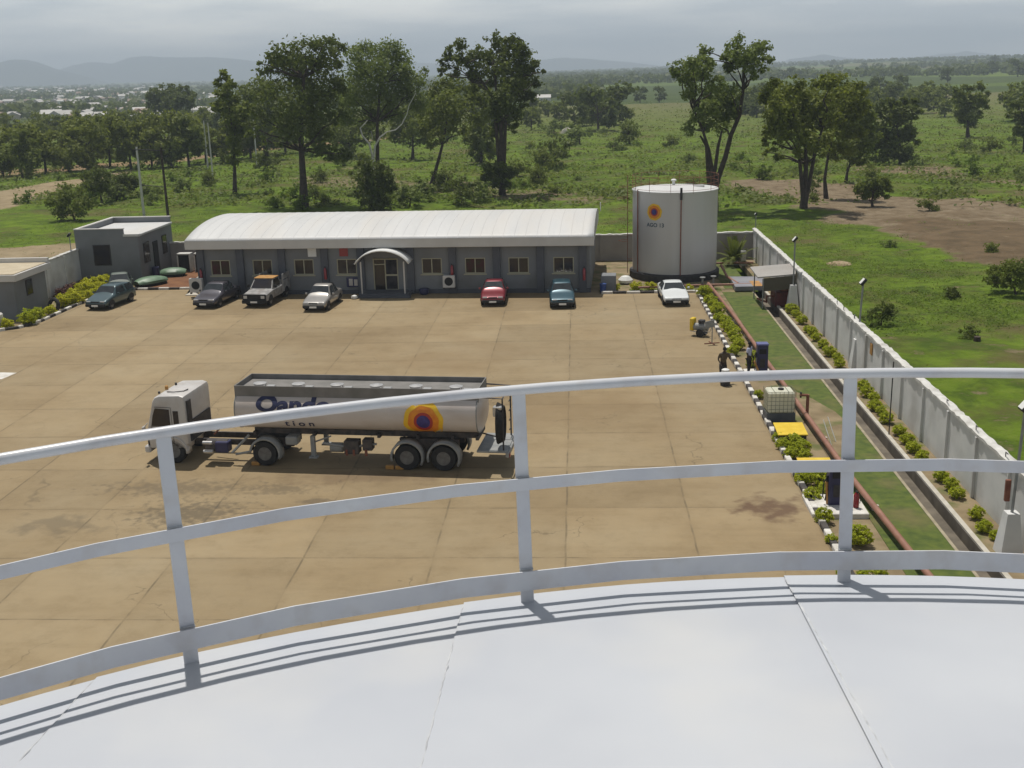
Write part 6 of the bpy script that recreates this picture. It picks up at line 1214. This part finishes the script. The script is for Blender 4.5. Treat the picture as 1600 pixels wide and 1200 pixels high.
# ------------------------------------------------------------ clipped hedges
def hedge_proto(seed, m): 
    q = random.Random(seed); o = leaf_mesh('hedge_shrub', [(0, 0, .42, .34), (.14, .08, .34, .28), (-.14, -.06, .36, .28), (.04, -.15, .28, .26), (-.05, .14, .32, .26)], 2600, .045, M[m], seed, None, .13, .82)
    return o
HP = [hedge_proto(90+i, m) for i, m in enumerate(('leaf_hedge', 'leaf_yellow', 'leaf_hedge'))]; hused = set()
def hedge(x, y, r, label, group, k=0):
    s = r/9.0; p = at(x, y+r*.75); dist = math.hypot(p.x, p.y); sc = r*dist/F/.34; o = HP[k]
    if k in hused: o = o.copy(); C.objects.link(o)
    hused.add(k); o.location = (p.x, p.y, -.06); o.rotation_euler = (0, 0, rnd.uniform(0, 6)); o.scale = (sc*rnd.uniform(.95, 1.15), sc, sc*rnd.uniform(.9, 1.05)); return tag(o, label, 'shrub', group)
hk = [(1101, 456, 10), (1110, 469, 9), (1116, 478, 9), (1121, 484, 10), (1124, 496, 8), (1134, 502, 8), (1137, 509, 9), (1143, 516, 9), (1148, 523, 9), (1151, 531, 9), (1154, 538, 9), (1145, 548, 8), (1176, 556, 7), (1175, 566, 8)]
hk2 = [(1185, 616, 7), (1216, 683, 8), (1224, 694, 10), (1241, 688, 11), (1252, 697, 12), (1235, 707, 10), (1256, 709, 9), (1254, 745, 12), (1283, 747, 14), (1269, 772, 12), (1290, 765, 10), (1287, 806, 12), (1299, 841, 9), (1342, 838, 16), (1350, 895, 10), (1375, 893, 10), (1318, 892, 10)]
for i, (x, y, r) in enumerate(hk): hedge(x, y, r, '%s round yellow-green shrub in the kerb hedge counting from the white coupe' % ORD[i], 'kerb hedge from the coupe to the blue pump', rnd.choice((0, 2)))
for i, (x, y, r) in enumerate(hk2): hedge(x, y, r, '%s clipped green shrub in the kerb bed counting towards the camera from the caged tote' % ORD[i], 'kerb hedge from the tote to the railing', rnd.choice((0, 2)))
hw_ = [(1237, 482, 8), (1244, 490, 6), (1253, 500, 7), (1262, 514, 6), (1269, 518, 7), (1275, 526, 7), (1286, 537, 7), (1296, 549, 8), (1309, 559, 7), (1312, 568, 7), (1349, 601, 8), (1355, 612, 9), (1366, 620, 8), (1367, 633, 9), (1377, 641, 8), (1385, 653, 9), (1405, 672, 9), (1417, 685, 9), (1427, 698, 10), (1440, 712, 9), (1470, 743, 10), (1486, 756, 10), (1495, 769, 10), (1525, 801, 10), (1537, 822, 10), (1555, 836, 8)]
for i, (x, y, r) in enumerate(hw_): hedge(x, y, r, '%s small olive shrub along the foot of the right wall from the pump shelter' % ORD[i], 'shrubs along the right wall', 0)
for i, (x, y, r) in enumerate([(947, 447, 7), (962, 449, 6), (994, 447, 8), (1016, 447, 8), (1077, 449, 6)]): hedge(x, y, r, '%s yellow-green shrub behind the rear kerb counting from the office corner' % ORD[i], 'shrubs behind the rear kerb', 1)
for i, (x, y, r) in enumerate([(11, 506, 9), (45, 499, 11), (60, 492, 9), (79, 485, 8), (101, 471, 10), (112, 468, 11), (122, 467, 9), (117, 459, 9), (130, 453, 10), (136, 462, 8), (141, 446, 10), (148, 451, 10), (155, 443, 10), (165, 440, 9), (172, 437, 8), (150, 458, 9), (162, 449, 9)]): hedge(x, y, r, '%s yellow-green shrub in the bed along the left kerb starting at the photo edge' % ORD[i], 'shrubs in the left kerb bed', 1 if i not in (1, 2) else 0)
for i, (x, y, r) in enumerate([(95, 457, 7), (105, 452, 7), (115, 447, 7), (130, 440, 6), (140, 436, 6), (150, 432, 6)]):
    h_ = hedge(x, y, r, '%s reddish low plant at the foot of the left wall' % ORD[i], 'reddish plants by the left wall', 0)
    if i == 0:
        HP.append(leaf_mesh('red_plant', [(0, 0, .3, .3), (.2, .1, .25, .25), (-.15, 0, .28, .28), (.0, .1, .3, .3)], 900, .06, mat('red_leaves', (.09, .03, .025), (.15, .06, .04), 2, .7), 5, None, .3)); hused.discard(3)
    C.objects.unlink(h_) if False else None
    h_.data = HP[3].data; h_.name = 'red_plant'
bpy.data.objects.remove(HP[3])
# palm / banana plant
pm = thing('palm_plant', 'dark fan palm with arching fronds at the rear wall right of the tank', 'palm', (*at(1147, 412).xy, 0)); b = MB(); fb_ = MB(); q = random.Random(3)
for i in range(30):
    a = q.uniform(0, 6.28); el = q.uniform(.25, 1.4); Lf = q.uniform(1.7, 2.7); pts = []
    for j in range(8):
        t_ = j/7; pts.append(Vector((math.cos(a)*math.cos(el)*Lf*t_, math.sin(a)*math.cos(el)*Lf*t_, .25+math.sin(el)*Lf*t_-.75*Lf*t_*t_*math.cos(el)*.7)))
    b.tube(pts, [.025*(1-.1*j) for j in range(8)], 4); sd_ = Vector((-math.sin(a), math.cos(a), 0))
    for j in range(1, 8):
        for s_ in (-1, 1):
            for h_ in (0, .5):
                p0 = pts[j-1].lerp(pts[j], h_); d = (pts[j]-pts[j-1]).normalized(); tip = p0+(sd_*s_*.8+d*.6+Vector((0, 0, -.15))).normalized()*.42*(1.1-abs(j/7-.5)); wd = d*.075; fb_.add([p0-wd, p0+wd, tip], [(0, 1, 2)])
b.build('stems', M['bark'], pm); fb_.build('fronds', M['leaf_mid'], pm)

# ============================================================ POLES
pp = thing('power_pole_frame', 'twin grey power poles joined by a crossbar left of the office', 'power poles', (*at(225, 335).xy, 0)); o0 = at(225, 335)
P1, P2_ = Vector((0, 0, 0)), at(261, 340)-o0
P2_ = Vector((3.2, -1.0, 0)); MB().tube([P1-Vector((0, 0, .3)), P1+Vector((0, 0, 7.7))], [.17, .12], 8).build('pole', M['fascia'], pp, True); MB().tube([P2_-Vector((0, 0, .3)), P2_+Vector((0, 0, 7.6))], [.17, .12], 8).build('pole', M['bark'], pp, True)
b = MB(); b.tube([P1+Vector((-.4, 0, 7.4)), P2_+Vector((.4, 0, 7.3))], .05, 6); b.tube([P1+Vector((0, 0, 3.4)), P2_+Vector((0, 0, 3.2))], .04, 6); b.build('crossbar', M['dark'], pp)
for k, (x, y, h_) in enumerate(((333, 280, 8.5), (402, 262, 8), (325, 262, 8))):
    p = at(x, y); tag(MB().tube([(p.x, p.y, -.2), (p.x, p.y, h_)], [.14, .09], 8).build('utility_pole', M['fascia'], smooth=True), ['thin grey utility pole left of the slim young tree', 'thin pole just right of the slim young tree', 'thin far utility pole among the left roadside trees'][k], 'pole')
# low roadside stones / rubble heaps in the grass
def rock(px, py, rx, ry, rz_, m, label, cat='rock', name='rock'):
    p = at(px, py); q = random.Random(px); rows = []
    for i in range(7):
        ph = math.pi*.5*i/6; rows.append([(math.cos(a)*rx*math.cos(ph)*q.uniform(.85, 1.1), math.sin(a)*ry*math.cos(ph)*q.uniform(.85, 1.1), -.1+math.sin(ph)*rz_*q.uniform(.85, 1.05)) for a in [6.283*j/14 for j in range(14)]])
    g = MB(); g.grid(rows, closed=True); g.f.append(tuple(range(84, 98))); g.mi.append(0); o = g.build(name, m, None, True); o.location = (p.x, p.y, 0); return tag(o, label, cat)
rock(1311, 412, 1.05, .9, .30, mat('sandstone', (.26, .19, .11), (.34, .26, .16), 2, .95), 'broad flat tan rock in the grass right of the pump shelter')
rock(1555, 395, .5, .3, .3, M['concrete'], 'pale stone at the edge of the brown field near the right edge'); rock(1514, 511, .7, .3, .15, M['concrete'], 'flat pale slab lying in the grass right of the middle lamp')
rock(1536, 545, .85, .6, .3, mat('earth_heap', (.16, .11, .06), (.24, .18, .10), 2, .95), 'low earth mound with a dark stump in the right grassland', 'mound', 'earth_mound')
tag(MB().tube([(*at(1526, 540).xy, 0), (*at(1526, 540).xy, .5)], [.22, .18], 8).build('tree_stump', M['bark'], smooth=True), 'dark tree stump on the earth mound in the right grassland', 'stump')
rock(1320, 326, 1.3, .5, .3, M['concrete'], 'long pale rock by the trunks of the right cluster'); rock(886, 209, 1.5, 1.0, 1.6, M['concrete'], 'small pale hut-like boulder in the middle distance field')

# ============================================================ FAR TOWN, WOODS, HILLS
def house_proto(name, w, d, h, roofm, wallm, seed):
    t_ = thing(name, None, None); MB().box(-w/2, -d/2, -1, w/2, d/2, h).build('wall', wallm, t_)
    MB().add([(-w/2-.4, -d/2-.5, h), (w/2+.4, -d/2-.5, h), (w/2+.4, d/2+.5, h), (-w/2-.4, d/2+.5, h), (-w/2-.4, 0, h+d*.28), (w/2+.4, 0, h+d*.28)], [(0, 1, 5, 4), (2, 3, 4, 5), (0, 4, 3), (1, 2, 5), (3, 2, 1, 0)]).build('roof', roofm, t_)
    for x in (-w*.3, 0, w*.3): MB().box(x-.5, -d/2-.06, 1.0, x+.5, -d/2-.01, 2.1).build('window', M['glass'], t_)
    return t_
wr = mat('pale_metal_roof', (.34, .33, .31), (.5, .48, .46), .05, .6); rrf = mat('rusty_roof', (.20, .12, .08), (.33, .25, .2), .2, .8); wl_ = mat('cream_wall', (.42, .37, .30), (.5, .46, .4), .2, .9)
HPp = [house_proto('town_house', 11, 8, 3.2, wr, wl_, 1), house_proto('town_house', 16, 9, 3.4, wr, M['fascia'], 2), house_proto('town_house', 10, 8, 3.0, rrf, wl_, 3), house_proto('town_house', 9, 8, 5.8, wr, M['white'], 4)]
HL = ['small far white-roofed house in the town at the left', 'long far shed with pale metal roof in the town at the left', 'small far rusty-roofed house in the town at the left', 'taller far white house in the town at the left']
for i in range(215):
    band = rnd.random(); y = rnd.choice((141, 145, 150, 154, 158, 163, 170, 178, 186))+rnd.uniform(-2.5, 2.5); x = rnd.uniform(-20, 335)
    if y > 160 and rnd.random() < .35: x = rnd.uniform(-20, 200)
    if y < 150 and x > 300: continue
    p = at(x, y); 
    for _ in range(3): p = at(x, y, terr(p.x, p.y))
    k = rnd.choice((0, 0, 1, 2, 2, 3)); place(HPp[k], (p.x, p.y, terr(p.x, p.y)), rnd.uniform(-.5, .5)+rnd.choice((0, 1.57)), rnd.uniform(.5, .85)*(1 if y > 150 else 1.3), HL[k], 'house', 'houses of the far town')
for x, y, s, lab in ((846, 158, .55, 'long far white shed in the field right of the large spreading tree'), (646, 160, .42, 'small far white building between the pale tree and the leaning tree'), (1027, 104, 1.0, 'tiny far pale building near the horizon left of the forked tree'), (1010, 106, .8, 'tiny far pale building just left of the horizon shed')):
    p = at(x, y); o = copy_tree(HPp[1]); o.location = (p.x, p.y, terr(p.x, p.y)); o.scale = (s, s, s); o.rotation_euler = (0, 0, 0); tag(o, lab, 'shed'); del o['group']
def woods(name, N_, fx, sizes, m, seed):
    q = random.Random(seed); L = []
    while len(L) < N_:
        r = fx(q)
        if r is None: continue
        x, y, s = r; L.append((x, y, terr(x, y)+s*.45, s*.6))
    g = np.random.default_rng(seed); L_ = np.array(L); per = 22; c = np.repeat(L_, per, 0); n_ = len(c); d = g.normal(size=(n_, 3)); d /= np.linalg.norm(d, axis=1)[:, None]
    p = c[:, :3]+d*(c[:, 3]*.8)[:, None]*np.array([1.25, 1.25, .9]); nn_ = d+g.normal(size=(n_, 3))*.5; nn_ /= np.linalg.norm(nn_, axis=1)[:, None]; a = np.cross(nn_, g.normal(size=(n_, 3))); a /= np.linalg.norm(a, axis=1)[:, None]; b_ = np.cross(nn_, a); s = (c[:, 3]*.42*(.7+.6*g.random(n_)))[:, None]
    V = np.stack([p-a*s, p-b_*s*.8, p+a*s, p+b_*s*.8], 1).reshape(-1, 3); me = bpy.data.meshes.new(name); me.vertices.add(len(V)); me.vertices.foreach_set('co', V.ravel()); me.loops.add(len(V)); me.loops.foreach_set('vertex_index', np.arange(len(V), dtype=np.int32)); me.polygons.add(n_); me.polygons.foreach_set('loop_start', np.arange(n_, dtype=np.int32)*4); me.polygons.foreach_set('loop_total', np.full(n_, 4, np.int32)); me.materials.append(M[m]); me.update(calc_edges=True)
    o = bpy.data.objects.new(name, me); C.objects.link(o); return tag(o, kind='stuff')
def f1(q):      # town trees and the plain behind the town, left half
    y = 560*math.exp(q.random()*2.1); x = q.uniform(-.62, .02)*y
    if y < 1300 and mnoise.noise((x*.01, y*.004, 7)) < .0: return None
    return (x, y, q.uniform(4, 8))
def f2(q):      # bands of woodland to the right, leaving open fields between them
    y = 450*math.exp(q.random()*2.3); x = q.uniform(-.06, .52)*y
    v = mnoise.noise((x*.0012+5, y*.0032, 2)); 
    if v < (.02 if y < 1500 else -.12): return None
    if 560 < y < 1350 and v < .22: return None
    return (x, y, q.uniform(5, 9))
woods('far_woods', 3000, f1, 0, 'leaf_dark', 61); woods('distant_woods', 2300, f2, 0, 'leaf_dark', 62)
def hill(name, prof, D, depth, m):
    rows = []; pts = []
    xs = np.linspace(prof[0][0], prof[-1][0], 90); ys = np.interp(xs, [p[0] for p in prof], [p[1] for p in prof])
    for x, y in zip(xs, ys):
        p = atY(x, y, D); p0 = atY(x, 120, D); z = max(p.z, -6)+mnoise.noise((p.x*.004, 1, 1))*4
        rows.append([(p.x*(1+u*depth/D), D+u*depth, -8+(z+8)*(math.cos(u*math.pi/2)**1.3 if abs(u) < 1 else 0)+mnoise.noise((p.x*.006, u*4, 3))*6*math.cos(u*math.pi/2)) for u in np.linspace(-1, 1, 15)])
    g = MB(); g.grid(rows); return tag(g.build(name, m, None, True), kind='structure')
hm = mat('hill_cover', (.02, .035, .02), (.05, .065, .035), .004, .95)
hill('hills', [(-200, 136), (-120, 112), (-60, 104), (0, 97), (18, 92), (40, 93), (62, 99), (85, 107), (115, 114), (140, 121), (175, 131)], 6300, 900, hm)
hill('hills', [(30, 131), (70, 116), (110, 104), (140, 97), (175, 99), (200, 90), (235, 88), (280, 90), (340, 89), (385, 94), (420, 99), (470, 101), (560, 100), (640, 97), (690, 100), (760, 106), (830, 112)], 7800, 900, hm)
hill('hills', [(740, 112), (800, 98), (850, 93), (880, 90), (930, 93), (980, 97), (1050, 105)], 7900, 700, hm)
hill('hills', [(1210, 100), (1235, 92), (1262, 89), (1285, 85), (1305, 88), (1340, 92), (1370, 98)], 7800, 600, hm); hill('hills', [(1400, 95), (1440, 88), (1470, 84), (1490, 84), (1510, 80), (1530, 83), (1560, 85), (1600, 92)], 8200, 600, hm)

# ============================================================ HAZE
hz = MB().box(-7900, -590, -12, 7900, 7900, 190).build('haze', None) if False else None
hm_ = bpy.data.materials.new('haze_air'); hm_.use_nodes = True; t = hm_.node_tree; t.nodes.clear(); o_ = N(t, 'ShaderNodeOutputMaterial'); pv = N(t, 'ShaderNodeVolumePrincipled')
pv.inputs['Color'].default_value = (.76, .88, 1.0, 1); pv.inputs['Density'].default_value = .00030; pv.inputs['Anisotropy'].default_value = .0; t.links.new(pv.outputs[0], o_.inputs['Volume'])
hz = MB().box(-9100, -700, -40, 9100, 9100, 200).build('haze', hm_); tag(hz, kind='stuff')
